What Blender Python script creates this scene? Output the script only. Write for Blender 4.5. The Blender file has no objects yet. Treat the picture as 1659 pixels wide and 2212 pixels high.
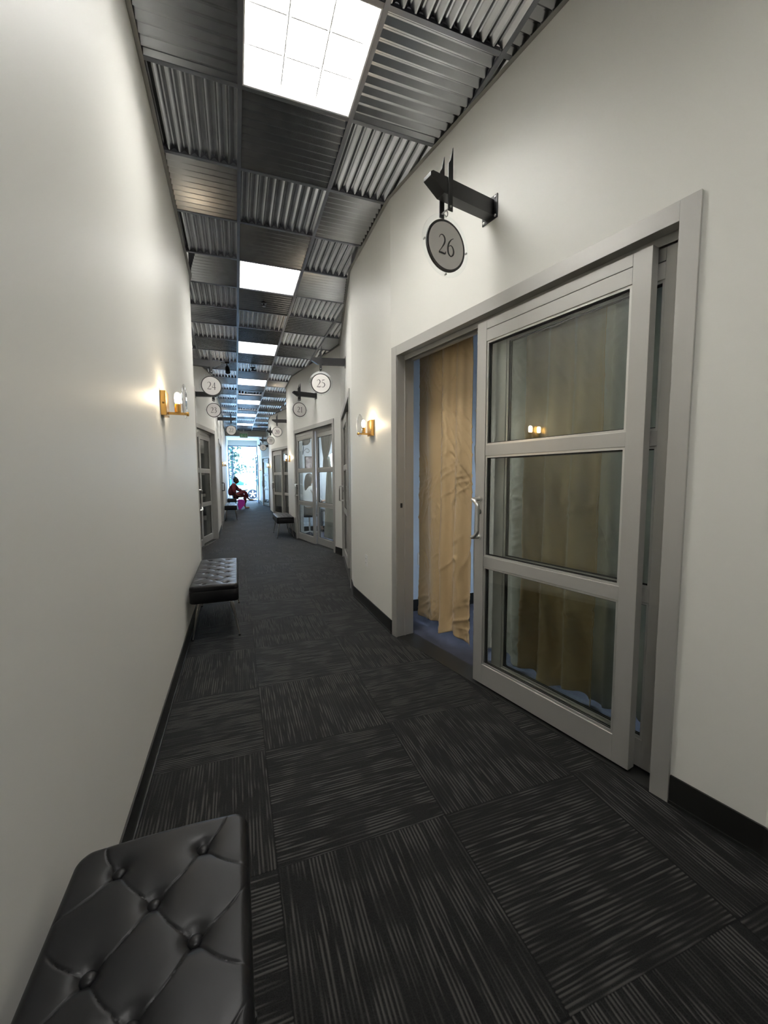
import bpy, bmesh, math, random
from mathutils import Vector, Matrix, noise
random.seed(7)
SC = bpy.context.scene
COL = SC.collection
PI = math.pi

# ------------------------------------------------------------------ camera
CH, CE = 1.262, 3.343            # eye height, ceiling height
YAW, PIT, ROL, FPX = .3477, .0837, -.0045, 876.6
cy, sy = math.cos(YAW), math.sin(YAW); cp, sp = math.cos(PIT), math.sin(PIT); cr, sr = math.cos(ROL), math.sin(ROL)
fwd = Vector((sy*cp, cy*cp, -sp)); rt = Vector((cy, -sy, 0)); up = rt.cross(fwd)
r2 = cr*rt + sr*up; u2 = -sr*rt + cr*up
cam_d = bpy.data.cameras.new('camera'); cam = bpy.data.objects.new('camera', cam_d); COL.objects.link(cam)
cam.matrix_world = Matrix(((r2.x, u2.x, -fwd.x, 0), (r2.y, u2.y, -fwd.y, 0), (r2.z, u2.z, -fwd.z, CH), (0, 0, 0, 1)))
cam_d.sensor_fit = 'VERTICAL'; cam_d.sensor_height = 36; cam_d.sensor_width = 27
cam_d.lens = 36*FPX/2212; cam_d.clip_start = .02; cam_d.clip_end = 300
SC.camera = cam

# ------------------------------------------------------------------ world, exposure
SKY_STRENGTH = 13.0
LAMP = 17.0            # ceiling light panel emission
ROOM_FILL = 40.0  # emission of the unseen fill lights added in the rooms
W = bpy.data.worlds.new('sky'); SC.world = W; W.use_nodes = True
bg = W.node_tree.nodes['Background']; bg.inputs[0].default_value = (.44, .68, 1, 1); bg.inputs[1].default_value = SKY_STRENGTH
SC.view_settings.view_transform = 'Standard'; SC.view_settings.look = 'None'
SC.view_settings.gamma = 1; SC.view_settings.use_curve_mapping = False
SC.view_settings.exposure = 0.98
SC.cycles.max_bounces = 10; SC.cycles.diffuse_bounces = 5; SC.cycles.glossy_bounces = 5
SC.cycles.transparent_max_bounces = 24; SC.cycles.transmission_bounces = 8
SC.cycles.sample_clamp_indirect = 6; SC.cycles.caustics_reflective = False; SC.cycles.caustics_refractive = False
sun_d = bpy.data.lights.new('sun', 'SUN'); sun = bpy.data.objects.new('sun', sun_d); COL.objects.link(sun)
sun_d.energy = 3; sun_d.angle = .01; sun_d.color = (1, .95, .86); sun.rotation_euler = (math.radians(38), math.radians(8), math.radians(200))
sun['label'] = 'sun over the car park'; sun['category'] = 'light'

# ------------------------------------------------------------------ materials
MATS = {}
def mat(name, col, rough=.5, metal=0, emit=None, estr=0, spec=.5, bump=None, var=None, coat=0, sheen=0, trans=0):
    if name in MATS: return MATS[name]
    m = bpy.data.materials.new(name); m.use_nodes = True; nt = m.node_tree; b = nt.nodes['Principled BSDF']
    b.inputs['Base Color'].default_value = (*col, 1); b.inputs['Roughness'].default_value = rough
    b.inputs['Metallic'].default_value = metal; b.inputs['Specular IOR Level'].default_value = spec
    if coat: b.inputs['Coat Weight'].default_value = coat
    if sheen: b.inputs['Sheen Weight'].default_value = sheen
    if trans: b.inputs['Transmission Weight'].default_value = trans
    if emit: b.inputs['Emission Color'].default_value = (*emit, 1); b.inputs['Emission Strength'].default_value = estr
    tc = nt.nodes.new('ShaderNodeTexCoord')
    if bump:
        n = nt.nodes.new('ShaderNodeTexNoise'); n.inputs['Scale'].default_value = bump[0]; n.inputs['Detail'].default_value = 4
        bp = nt.nodes.new('ShaderNodeBump'); bp.inputs['Strength'].default_value = bump[1]; bp.inputs['Distance'].default_value = bump[2] if len(bump) > 2 else .002
        nt.links.new(tc.outputs['Object'], n.inputs['Vector']); nt.links.new(n.outputs['Fac'], bp.inputs['Height']); nt.links.new(bp.outputs['Normal'], b.inputs['Normal'])
    if var:
        n2 = nt.nodes.new('ShaderNodeTexNoise'); n2.inputs['Scale'].default_value = var[0]; n2.inputs['Detail'].default_value = 3
        rp = nt.nodes.new('ShaderNodeValToRGB'); k = var[1]
        rp.color_ramp.elements[0].position = .35; rp.color_ramp.elements[1].position = .65
        rp.color_ramp.elements[0].color = (*[c*(1-k) for c in col], 1); rp.color_ramp.elements[1].color = (*[min(1, c*(1+k)) for c in col], 1)
        nt.links.new(tc.outputs['Object'], n2.inputs['Vector']); nt.links.new(n2.outputs['Fac'], rp.inputs['Fac']); nt.links.new(rp.outputs['Color'], b.inputs['Base Color'])
    MATS[name] = m; return m

def glass_mat(name, tint, ior=1.5):
    m = bpy.data.materials.new(name); m.use_nodes = True; nt = m.node_tree; nt.nodes.clear()
    o = nt.nodes.new('ShaderNodeOutputMaterial'); mx = nt.nodes.new('ShaderNodeMixShader')
    t = nt.nodes.new('ShaderNodeBsdfTransparent'); t.inputs[0].default_value = (*tint, 1)
    g = nt.nodes.new('ShaderNodeBsdfGlossy'); g.inputs['Roughness'].default_value = .0; g.inputs[0].default_value = (1, 1, 1, 1)
    f = nt.nodes.new('ShaderNodeFresnel'); ge = nt.nodes.new('ShaderNodeNewGeometry'); io = nt.nodes.new('ShaderNodeMapRange')
    io.inputs[3].default_value = ior; io.inputs[4].default_value = 1/ior       # same reflectance on both faces of the pane
    nt.links.new(ge.outputs['Backfacing'], io.inputs[0]); nt.links.new(io.outputs[0], f.inputs['IOR'])
    nt.links.new(f.outputs[0], mx.inputs[0]); nt.links.new(t.outputs[0], mx.inputs[1]); nt.links.new(g.outputs[0], mx.inputs[2]); nt.links.new(mx.outputs[0], o.inputs[0])
    return m

def carpet_mat():
    m = bpy.data.materials.new('carpet tiles'); m.use_nodes = True; nt = m.node_tree; b = nt.nodes['Principled BSDF']; L = nt.links.new
    def M(op, a, c=None, d=None):
        n = nt.nodes.new('ShaderNodeMath'); n.operation = op
        for i, v in enumerate((a, c, d)):
            if v is None: continue
            if isinstance(v, (int, float)): n.inputs[i].default_value = v
            else: L(v, n.inputs[i])
        return n.outputs[0]
    geo = nt.nodes.new('ShaderNodeNewGeometry'); sx = nt.nodes.new('ShaderNodeSeparateXYZ'); L(geo.outputs['Position'], sx.inputs[0])
    X, Y = sx.outputs[0], sx.outputs[1]
    u = M('DIVIDE', M('SUBTRACT', X, .0855), .6096); v = M('DIVIDE', M('SUBTRACT', Y, 3.09), .6096)
    iu = M('FLOOR', u); iv = M('FLOOR', v)
    par = M('FLOORED_MODULO', M('ADD', iu, iv), 2.0)          # 1 = rows run across the corridor
    inv = M('SUBTRACT', 1.0, par)
    ac = M('ADD', M('MULTIPLY', X, inv), M('MULTIPLY', Y, par)); al = M('ADD', M('MULTIPLY', Y, inv), M('MULTIPLY', X, par))
    rnd = M('ADD', M('MULTIPLY', iu, 3.7), M('MULTIPLY', iv, 1.9))
    # each row of tufts is ridged; ridges come in dashes that start and stop in blocks
    def nz(fx, fy, det=1.0, rough=.5, off=0):
        cx = nt.nodes.new('ShaderNodeCombineXYZ'); L(M('MULTIPLY', ac, fx), cx.inputs[0]); L(M('MULTIPLY', al, fy), cx.inputs[1]); L(M('ADD', rnd, off), cx.inputs[2])
        n = nt.nodes.new('ShaderNodeTexNoise'); n.inputs['Scale'].default_value = 1; n.inputs['Detail'].default_value = det; n.inputs['Roughness'].default_value = rough
        L(cx.outputs[0], n.inputs['Vector']); return n.outputs['Fac']
    n1 = nz(70, 5.5, .8); n0 = nz(26, 2.2, 1, off=3); n2 = nz(7, 7, 1, off=11); fine = nz(330, 330, 2, .7, off=5)
    ln = nt.nodes.new('ShaderNodeMapRange'); ln.inputs[1].default_value = .40; ln.inputs[2].default_value = .54; L(n1, ln.inputs[0])
    blk = nt.nodes.new('ShaderNodeMapRange'); blk.inputs[1].default_value = .42; blk.inputs[2].default_value = .56; blk.inputs[3].default_value = .30; blk.inputs[4].default_value = 1; L(n2, blk.inputs[0])
    sn = M('SINE', M('ADD', M('MULTIPLY', ac, 2*PI/.0122), M('MULTIPLY', n0, 9.0)))
    ridge = M('POWER', M('ADD', M('MULTIPLY', sn, .5), .5), 1.6)
    h = M('ADD', M('MULTIPLY', M('MULTIPLY', ridge, ln.outputs[0]), blk.outputs[0]), .10)
    h2 = M('ADD', M('MULTIPLY', h, .85), M('MULTIPLY', fine, .38))
    # seams
    fu = M('FRACT', u); fv = M('FRACT', v)
    e = M('MINIMUM', M('MINIMUM', fu, M('SUBTRACT', 1.0, fu)), M('MINIMUM', fv, M('SUBTRACT', 1.0, fv)))
    sm = nt.nodes.new('ShaderNodeMapRange'); sm.inputs[1].default_value = 0; sm.inputs[2].default_value = .006; sm.inputs[3].default_value = .5; L(e, sm.inputs[0])
    h3 = M('MULTIPLY', h2, sm.outputs[0])
    rp = nt.nodes.new('ShaderNodeValToRGB'); els = rp.color_ramp.elements
    els[0].position = .22; els[0].color = (.0022, .0022, .0025, 1); els[1].position = .95; els[1].color = (.052, .050, .046, 1)
    L(h3, rp.inputs[0]); L(rp.outputs[0], b.inputs['Base Color'])
    b.inputs['Roughness'].default_value = .80; b.inputs['Specular IOR Level'].default_value = .16; b.inputs['Sheen Weight'].default_value = .05
    bp = nt.nodes.new('ShaderNodeBump'); bp.inputs['Strength'].default_value = .7; bp.inputs['Distance'].default_value = .004; L(h3, bp.inputs['Height']); L(bp.outputs[0], b.inputs['Normal'])
    return m

def steel_mat():
    m = mat('galvanised steel', (.47, .48, .50), .30, 1, var=(5, .05))
    nt = m.node_tree; b = nt.nodes['Principled BSDF']
    tc = nt.nodes.new('ShaderNodeTexCoord'); n = nt.nodes.new('ShaderNodeTexNoise'); n.inputs['Scale'].default_value = 12
    mr = nt.nodes.new('ShaderNodeMapRange'); mr.inputs[3].default_value = .20; mr.inputs[4].default_value = .28
    nt.links.new(tc.outputs['Object'], n.inputs['Vector']); nt.links.new(n.outputs['Fac'], mr.inputs[0]); nt.links.new(mr.outputs[0], b.inputs['Roughness'])
    return m

wall_m = mat('wall paint', (.81, .80, .747), .50, bump=(160, .12, .001))
room_m = mat('room paint', (.64, .73, .84), .6)
drywall_m = mat('room drywall', (.45, .46, .48), .7)
white_m = mat('white ceiling paint', (.8, .8, .79), .6)
base_m = mat('black rubber base', (.012, .012, .011), .42)
carpet_m = carpet_mat()
navy_m = mat('navy carpet', (.050, .052, .075), .85, bump=(120, .4), var=(6, .25))
steel_m = steel_mat()
tee_m = mat('ceiling tee metal', (.21, .215, .24), .36, .9)
angle_m = mat('wall angle metal', (.33, .32, .30), .5, .5)
plenum_m = mat('plenum dark', (.01, .01, .012), .9)
alu_m = mat('satin aluminium', (.50, .49, .465), .42, .45, bump=(400, .05))
alu_dark_m = mat('shaded track channel', (.10, .095, .09), .5, .6)
gasket_m = mat('black gasket', (.01, .01, .01), .6)
handle_m = mat('satin handle metal', (.72, .71, .68), .28, .85)
black_m = mat('black powder coat', (.010, .010, .011), .38)
bolt_m = mat('zinc bolt', (.6, .6, .58), .3, 1)
glass_m = glass_mat('grey tinted door glass', (.90, .92, .90))
clear_m = glass_mat('clear acrylic', (.975, .985, .985), 1.5)
shop_glass_m = glass_mat('storefront glass', (.93, .96, .97))
disc_m = mat('sign disc grey', (.86, .83, .80), .45)
ink_m = mat('sign ink', (.025, .022, .022), .5)
brass_m = mat('brushed brass', (.62, .38, .12), .28, 1)
bulb_m = mat('glowing bulb', (1, .9, .7), .3, emit=(1, .80, .54), estr=60)
leather_m = mat('black leather', (.006, .006, .007), .38, bump=(700, .12, .0006), spec=.24)
leg_m = mat('brushed nickel leg', (.60, .58, .54), .3, 1)
gold_m = mat('gold satin', (.58, .42, .23), .38, sheen=.25, spec=.5, bump=(30, .15, .004))
silver_m = mat('silver satin', (.50, .52, .50), .38, sheen=.3, bump=(30, .15, .004))
white_pl = mat('white plastic', (.8, .8, .78), .35)
diff_m = mat('lamp panel', (.9, .9, .9), .5, emit=(1, .985, .95), estr=LAMP)
room_fill_m = mat('room fill panel', (.9, .9, .9), .5, emit=(.72, .86, 1), estr=ROOM_FILL)
louver_m = mat('white louver', (.85, .85, .85), .35)

# ------------------------------------------------------------------ helpers
def link(name, me, m=None, parent=None, kind=None, smooth=False):
    o = bpy.data.objects.new(name, me); COL.objects.link(o)
    if m is not None: me.materials.append(m)
    if smooth: me.polygons.foreach_set('use_smooth', [True]*len(me.polygons))
    if parent is not None: o.parent = parent
    if kind: o['kind'] = kind
    return o
def obj(name, bm, m, parent=None, kind=None, smooth=False, bevel=0):
    bmesh.ops.recalc_face_normals(bm, faces=bm.faces)
    me = bpy.data.meshes.new(name); bm.to_mesh(me); bm.free()
    o = link(name, me, m, parent, kind, smooth)
    if bevel:
        b = o.modifiers.new('bevel', 'BEVEL'); b.width = bevel; b.segments = 2; b.limit_method = 'ANGLE'; b.harden_normals = False
    if smooth:
        e = o.modifiers.new('es', 'EDGE_SPLIT'); e.split_angle = math.radians(42)
    return o
def tag(o, label, cat, group=None):
    o['label'] = label; o['category'] = cat
    if group: o['group'] = group
    return o
def thing(name, label=None, cat=None, loc=(0, 0, 0), rz=0, group=None, kind=None):
    o = bpy.data.objects.new(name, None); COL.objects.link(o); o.empty_display_size = .1
    o.location = loc; o.rotation_euler = (0, 0, rz)
    if cat: tag(o, label, cat, group)
    if kind: o['kind'] = kind
    return o
def dup(root, loc=None, rz=None, label=None, group=None):
    def cp(o, par):
        c = o.copy(); COL.objects.link(c)
        if par: c.parent = par
        for ch in list(o.children): cp(ch, c)
        return c
    r = cp(root, None)
    if loc is not None: r.location = loc
    if rz is not None: r.rotation_euler = (0, 0, rz)
    if label: r['label'] = label
    if group: r['group'] = group
    return r
def box(bm, x0, x1, y0, y1, z0, z1):
    vs = [bm.verts.new(p) for p in ((x0,y0,z0),(x1,y0,z0),(x1,y1,z0),(x0,y1,z0),(x0,y0,z1),(x1,y0,z1),(x1,y1,z1),(x0,y1,z1))]
    for f in ((0,3,2,1),(4,5,6,7),(0,1,5,4),(1,2,6,5),(2,3,7,6),(3,0,4,7)): bm.faces.new([vs[i] for i in f])
def prism(bm, poly, z0, z1):
    a = [bm.verts.new((x, y, z0)) for x, y in poly]; b = [bm.verts.new((x, y, z1)) for x, y in poly]; n = len(poly)
    bm.faces.new(a[::-1]); bm.faces.new(b)
    for i in range(n): bm.faces.new((a[i], a[(i+1) % n], b[(i+1) % n], b[i]))
def extr(bm, poly3, d):
    a = [bm.verts.new(p) for p in poly3]; b = [bm.verts.new(Vector(p)+Vector(d)) for p in poly3]; n = len(a)
    bm.faces.new(a[::-1]); bm.faces.new(b)
    for i in range(n): bm.faces.new((a[i], a[(i+1) % n], b[(i+1) % n], b[i]))
def tube(bm, pts, r, n=10, cap=True):
    pts = [Vector(p) for p in pts]; rs = r if isinstance(r, (list, tuple)) else [r]*len(pts)
    rings = []; prev = None
    for i, p in enumerate(pts):
        t = (pts[min(i+1, len(pts)-1)]-pts[max(i-1, 0)]).normalized()
        if prev is None:
            a = Vector((0, 0, 1)) if abs(t.z) < .9 else Vector((1, 0, 0)); s = t.cross(a).normalized()
        else: s = (prev - t*prev.dot(t)).normalized()
        prev = s; q = t.cross(s)
        rings.append([bm.verts.new(p + (s*math.cos(2*PI*k/n)+q*math.sin(2*PI*k/n))*rs[i]) for k in range(n)])
    for a, b in zip(rings, rings[1:]):
        for k in range(n): bm.faces.new((a[k], a[(k+1) % n], b[(k+1) % n], b[k]))
    if cap: bm.faces.new(rings[0][::-1]); bm.faces.new(rings[-1])
def disc(bm, c, ax, r, th, n=40, bev=0):
    ax = Vector(ax).normalized(); c = Vector(c)
    prof = [(-th/2, r-bev), (-th/2+bev, r), (th/2-bev, r), (th/2, r-bev)] if bev else [(-th/2, r), (th/2, r)]
    tube(bm, [c+ax*p[0] for p in prof], [p[1] for p in prof], n) if not bev else _lathe(bm, c, ax, prof, n)
def _lathe(bm, c, ax, prof, n=24):
    a = Vector((0, 0, 1)) if abs(ax.z) < .9 else Vector((1, 0, 0)); s = ax.cross(a).normalized(); q = ax.cross(s)
    rings = [[bm.verts.new(Vector(c)+ax*h+(s*math.cos(2*PI*k/n)+q*math.sin(2*PI*k/n))*max(r, 1e-4)) for k in range(n)] for h, r in prof]
    for A, B in zip(rings, rings[1:]):
        for k in range(n): bm.faces.new((A[k], A[(k+1) % n], B[(k+1) % n], B[k]))
    bm.faces.new(rings[0][::-1]); bm.faces.new(rings[-1])
def catmull(P, m=8):
    out = []; n = len(P)
    for i in range(n-1):
        p0, p1, p2, p3 = P[max(i-1, 0)], P[i], P[i+1], P[min(i+2, n-1)]
        for k in range(m):
            t = k/m
            out.append([.5*((2*b)+(-a+c)*t+(2*a-5*b+4*c-d)*t*t+(-a+3*b-3*c+d)*t**3) for a, b, c, d in zip(p0, p1, p2, p3)])
    out.append(list(P[-1])); return out
BM = bmesh.new

# ------------------------------------------------------------------ plan of the corridor
RX, LX, SL = 1.148, -.387, .2
RPTS = [(RX, -3.0), (RX, -1.517), (1.6, .743), (RX, 3.003), (RX, 4.133), (1.6, 6.393), (RX, 8.653), (RX, 9.783), (1.6, 12.043), (RX, 14.303), (RX, 15.433), (1.6, 17.693), (RX, 19.953), (RX, 23.8)]
LPTS = [(LX, -3.0), (LX, 4.78), (-.829, 6.99), (LX, 9.20), (LX, 23.8)]
def xat(P, y):
    for (x0, y0), (x1, y1) in zip(P, P[1:]):
        if y0 <= y <= y1: return x0+(x1-x0)*(y-y0)/(y1-y0)
    return P[-1][0]
WT = .14; TOP = CE+.22
# door openings: (wall segment index, side, centre distance from segment start)
DW = .9975
def seg_dir(P, i):
    a, b = Vector(P[i]), Vector(P[i+1]); d = (b-a); return a, d.normalized(), d.length
def wall(name, P, side, openings):
    bm = BM()
    for i in range(len(P)-1):
        a, d, L = seg_dir(P, i); n = Vector((d.y, -d.x))*(1 if side == 'r' else -1)      # away from corridor
        def piece(s0, s1, z0, z1, ext0=0, ext1=0):
            p = [a+d*s0, a+d*s1, a+d*(s1+ext1)+n*WT, a+d*(s0-ext0)+n*WT]
            prism(bm, [tuple(v) for v in p], z0, z1)
        op = openings.get(i)
        if op is None: piece(0, L, 0, TOP)
        else:
            piece(0, op-DW+.03, 0, TOP); piece(op+DW-.03, L, 0, TOP); piece(op-DW+.03, op+DW-.03, 2.21, TOP)
    return obj(name, bm, wall_m, kind='structure')
R_OPEN = {1: 2.305-.03-DW, 2: 2.305-.03-DW, 4: 2.305-.03-DW, 5: 2.305-.03-DW, 7: 2.305-.03-DW, 8: 2.305-.03-DW, 10: 2.305-.03-DW, 11: 2.305-.03-DW}
L_OPEN = {1: 1.0275, 2: 2.2537-.03-DW, 3: 2.70}
wall('wall_right', RPTS, 'r', R_OPEN); wall('wall_left', LPTS, 'l', L_OPEN)

def baseboard(name, P, side, openings):
    bm = BM(); T = .007
    for i in range(len(P)-1):
        a, d, L = seg_dir(P, i); n = Vector((d.y, -d.x))*(-1 if side == 'r' else 1)
        spans = [(0, L)] if openings.get(i) is None else [(0, openings[i]-DW-.002), (openings[i]+DW+.002, L)]
        for s0, s1 in spans:
            if s1-s0 < .01: continue
            p0, p1 = a+d*s0, a+d*s1
            prism(bm, [tuple(p0), tuple(p1), tuple(p1+n*T), tuple(p0+n*T)], 0, .112)
            prism(bm, [tuple(p0), tuple(p1), tuple(p1+n*.012), tuple(p0+n*.012)], 0, .012)
    return obj(name, bm, base_m, kind='structure')
baseboard('baseboard_right', RPTS, 'r', R_OPEN); baseboard('baseboard_left', LPTS, 'l', L_OPEN)

# floor: carpet corridor between the walls, smooth navy floor in the rooms
bm = BM()
poly = [(x+.0, y) for x, y in RPTS]; polyl = [(x, y) for x, y in LPTS]
ys = sorted(set([p[1] for p in RPTS+LPTS]))
for y0, y1 in zip(ys, ys[1:]):
    prism(bm, [(xat(LPTS, y0), y0), (xat(RPTS, y0), y0), (xat(RPTS, y1), y1), (xat(LPTS, y1), y1)], -.05, 0)
bmesh.ops.remove_doubles(bm, verts=bm.verts, dist=1e-5)
obj('floor', bm, carpet_m, kind='structure')
bm = BM(); box(bm, -3.4, 4.3, -3.2, 23.95, -.12, -.051); 
for y0, y1 in zip(ys, ys[1:]):
    prism(bm, [(xat(RPTS, y0), y0), (4.3, y0), (4.3, y1), (xat(RPTS, y1), y1)], -.05, -.002)
    prism(bm, [(-3.4, y0), (xat(LPTS, y0), y0), (xat(LPTS, y1), y1), (-3.4, y1)], -.05, -.002)
obj('floor', bm, navy_m, kind='structure')
# threshold strips in the doorways (transition between the two carpets)
# outer shell + partitions
bm = BM(); box(bm, 4.15, 4.3, -3.2, 23.95, 0, TOP); obj('wall_outer_right', bm, drywall_m, kind='structure')
bm = BM(); box(bm, -3.4, -3.25, -3.2, 23.95, 0, TOP); obj('wall_outer_left', bm, drywall_m, kind='structure')
bm = BM(); box(bm, -3.4, 4.3, -3.2, -3.0, 0, TOP); obj('wall_back', bm, wall_m, kind='structure')
for k, y in enumerate((3.45, 9.75)):
    bm = BM(); box(bm, RX+WT+.005, 4.15, y, y+.12, 0, TOP); obj('wall_partition_right', bm, room_m, kind='structure')
    bm = BM(); box(bm, RX+WT+.005, 4.15, y-.008, y-.001, 0, .11); obj('baseboard_right', bm, base_m, kind='structure')
for k, y in enumerate((-.9, 6.45, 12.3, 15.0)):
    bm = BM(); box(bm, 1.6+WT*1.02+.01 if k else 1.75, 4.15, y, y+.12, 0, TOP) if y != 15.0 else box(bm, RX+WT+.005, 4.15, y, y+.12, 0, TOP); obj('wall_partition_right', bm, drywall_m, kind='structure')
for y in (4.2, 9.4, 14.5):
    bm = BM(); box(bm, -3.25, LX-WT-.005, y, y+.12, 0, TOP); obj('wall_partition_left', bm, drywall_m, kind='structure')
bm = BM(); box(bm, RX+.002, 4.15, 23.8, 23.95, 0, TOP); box(bm, -3.25, LX-.002, 23.8, 23.95, 0, TOP); obj('wall_front', bm, wall_m, kind='structure')

# ------------------------------------------------------------------ ceiling
CEND = 19.12
bm = BM(); box(bm, -3.4, 4.3, -3.2, 23.95, TOP, TOP+.1)
ceil = obj('ceiling', bm, plenum_m, kind='structure')
bm = BM(); prism(bm, [(LX-.02, 19.27), (RX+.25, 19.27), (RX+.002, 19.96), (RX+.002, 23.8), (LX-.02, 23.8)], CE, CE+.02); obj('ceiling_plaster', bm, white_m, ceil)
# room ceilings
bm = BM()
for y0, y1 in zip(ys, ys[1:]):
    k = WT*1.02+.002
    prism(bm, [(xat(RPTS, y0)+k, y0), (4.149, y0), (4.149, y1), (xat(RPTS, y1)+k, y1)], CE-.6, CE-.58)
    prism(bm, [(-3.249, y0), (xat(LPTS, y0)-k, y0), (xat(LPTS, y1)-k, y1), (-3.249, y1)], CE-.6, CE-.58)
obj('ceiling_board', bm, drywall_m, ceil)
# corrugated sheets
T2 = .6096; GX0, GY0 = .086, 2.463
PITCH, DEP = .0585, .020
def panel_mesh(t_dir):
    bm = BM(); n = 10; w = .59/2; pr = []
    p = .59/n
    for i in range(n):
        x = -w+i*p
        pr += [(x, 0), (x+p*.14, 0), (x+p*.5, DEP), (x+p*.64, DEP)]
    pr.append((w, 0))
    t = .0012
    for (xa, za), (xb, zb) in zip(pr, pr[1:]):
        pass
    lo = [(x, z) for x, z in pr]; hi = [(x, z+t) for x, z in pr]
    rows = []
    for y in (-w, -w/3, w/3, w):
        rows.append(([bm.verts.new((x, y, z)) for x, z in lo], [bm.verts.new((x, y, z)) for x, z in hi]))
    for (la, ha), (lb, hb) in zip(rows, rows[1:]):
        for i in range(len(pr)-1):
            bm.faces.new((la[i], la[i+1], lb[i+1], lb[i])); bm.faces.new((ha[i], hb[i], hb[i+1], ha[i+1]))
        bm.faces.new((la[0], lb[0], hb[0], ha[0])); bm.faces.new((la[-1], ha[-1], hb[-1], lb[-1]))
    for r in (rows[0], rows[-1]):
        for i in range(len(pr)-1): bm.faces.new((r[0][i], r[0][i+1], r[1][i+1], r[1][i]))
    if t_dir: bmesh.ops.rotate(bm, verts=bm.verts, cent=(0, 0, 0), matrix=Matrix.Rotation(PI/2, 3, 'Z'))
    bmesh.ops.recalc_face_normals(bm, faces=bm.faces)
    me = bpy.data.meshes.new('corrugated_panel'); bm.to_mesh(me); bm.free(); me.materials.append(steel_m); return me
PM = [panel_mesh(False), panel_mesh(True)]
LIGHT_ROWS = (-5, -1, 3, 7, 11, 15, 19, 23); VENT_ROWS = (13, 17)
far_parts = []; npan = 0
def inside(x, y): return xat(LPTS, y) < x < xat(RPTS, y)
jobs = []
for j in range(-8, 28):
    for c in range(-2, 3):
        cx, cyy = GX0+(c+.5)*T2, GY0+(j+.5)*T2
        if cyy+T2/2 > CEND+.05: continue
        if c == 0 and (j in LIGHT_ROWS or j in VENT_ROWS): continue
        cor = [(cx+a*T2/2, cyy+b*T2/2) for a in (-1, 0, 1) for b in (-1, -.5, 0, .5, 1)]
        ins = [inside(*p) for p in cor]
        if not any(ins): continue
        jobs.append((abs(cyy-1.5) if j > -4 else 99, j, c, cx, cyy, all(ins)))
jobs.sort()
jit = random.Random(3)
stuff_bm = BM()
for k, (_, j, c, cx, cyy, full) in enumerate(jobs):
    par = (c+1+j) % 2                                  # 1: ridges run across the corridor
    me = PM[par]; loc = Vector((cx+jit.uniform(-.003, .003), cyy+jit.uniform(-.003, .003), CE+.003))
    if not full:
        bm = BM(); bm.from_mesh(me); bmesh.ops.translate(bm, verts=bm.verts, vec=loc)
        for P, sgn in ((RPTS, 1), (LPTS, -1)):
            for (x0, y0), (x1, y1) in zip(P, P[1:]):
                if y1 <= cyy-T2/2+.12 or y0 >= cyy+T2/2-.12: continue
                nrm = Vector(((y1-y0), -(x1-x0), 0)).normalized()*sgn
                g = bm.verts[:]+bm.edges[:]+bm.faces[:]
                if g: bmesh.ops.bisect_plane(bm, geom=g, plane_co=Vector((x0, y0, 0))-nrm*.004, plane_no=nrm, clear_outer=True)
        if not bm.faces: bm.free(); continue
        bmesh.ops.translate(bm, verts=bm.verts, vec=-loc)
        me = bpy.data.meshes.new('corrugated_panel'); bm.to_mesh(me); bm.free(); me.materials.append(steel_m)
    if npan < 96:
        o = bpy.data.objects.new('corrugated_panel', me); COL.objects.link(o); o.parent = ceil; o.location = loc; npan += 1
    else:
        b2 = BM(); b2.from_mesh(me); bmesh.ops.translate(b2, verts=b2.verts, vec=loc)
        tmp = bpy.data.meshes.new('t'); b2.to_mesh(tmp); b2.free(); stuff_bm.from_mesh(tmp); bpy.data.meshes.remove(tmp)
o = obj('corrugated_panel', stuff_bm, steel_m, ceil); o['kind'] = 'stuff'
# T grid
bm = BM()
for c in range(-1, 4):
    x = GX0+c*T2; y = -3.0; run = None
    yy = -2.99
    while yy < CEND:
        ins = xat(LPTS, yy)+.012 < x < xat(RPTS, yy)-.012
        if ins and run is None: run = yy
        if (not ins) and run is not None: box(bm, x-.012, x+.012, run, yy, CE-.002, CE+.002); box(bm, x-.002, x+.002, run, yy, CE, CE+.03); run = None
        yy += .01
    if run is not None: box(bm, x-.012, x+.012, run, CEND, CE-.002, CE+.002); box(bm, x-.002, x+.002, run, CEND, CE, CE+.03)
for j in range(-8, 28):
    y = GY0+j*T2
    if y > CEND or y < -2.99: continue
    edges = [xat(LPTS, y)]+[GX0+c*T2 for c in range(-1, 4) if xat(LPTS, y) < GX0+c*T2 < xat(RPTS, y)]+[xat(RPTS, y)]
    for a, b in zip(edges, edges[1:]):
        if b-a > .03: box(bm, a+.0125*(a != edges[0]), b-.0125*(b != edges[-1]), y-.012, y+.012, CE-.001, CE+.0015); box(bm, a+.0125, b-.0125, y-.002, y+.002, CE, CE+.028)
obj('ceiling_grid', bm, tee_m, ceil)
bm = BM()
for P, side in ((RPTS, -1), (LPTS, 1)):
    for i in range(len(P)-1):
        a, d, L = seg_dir(P, i); n = Vector((d.y, -d.x))*side
        if a.y > CEND: continue
        b = a+d*L
        if b.y > CEND: b = a+d*(L*(CEND-a.y)/(b.y-a.y))
        prism(bm, [tuple(a), tuple(b), tuple(b+n*.023), tuple(a+n*.023)], CE-.0035, CE-.001)
        prism(bm, [tuple(a), tuple(b), tuple(b+n*.002), tuple(a+n*.002)], CE-.0035, CE+.022)
obj('wall_angle', bm, angle_m, ceil)
# downstand beam in front of the storefront bay
bm = BM(); prism(bm, [(LX+.002, CEND+.01), (xat(RPTS, CEND)-.002, CEND+.01), (xat(RPTS, 19.27)-.002, 19.27), (LX+.002, 19.27)], 3.12, TOP-.002)
mat('grey soffit', (.58, .59, .57), .6)
obj('trim_1', bm, MATS['grey soffit'], kind='structure')

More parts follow.
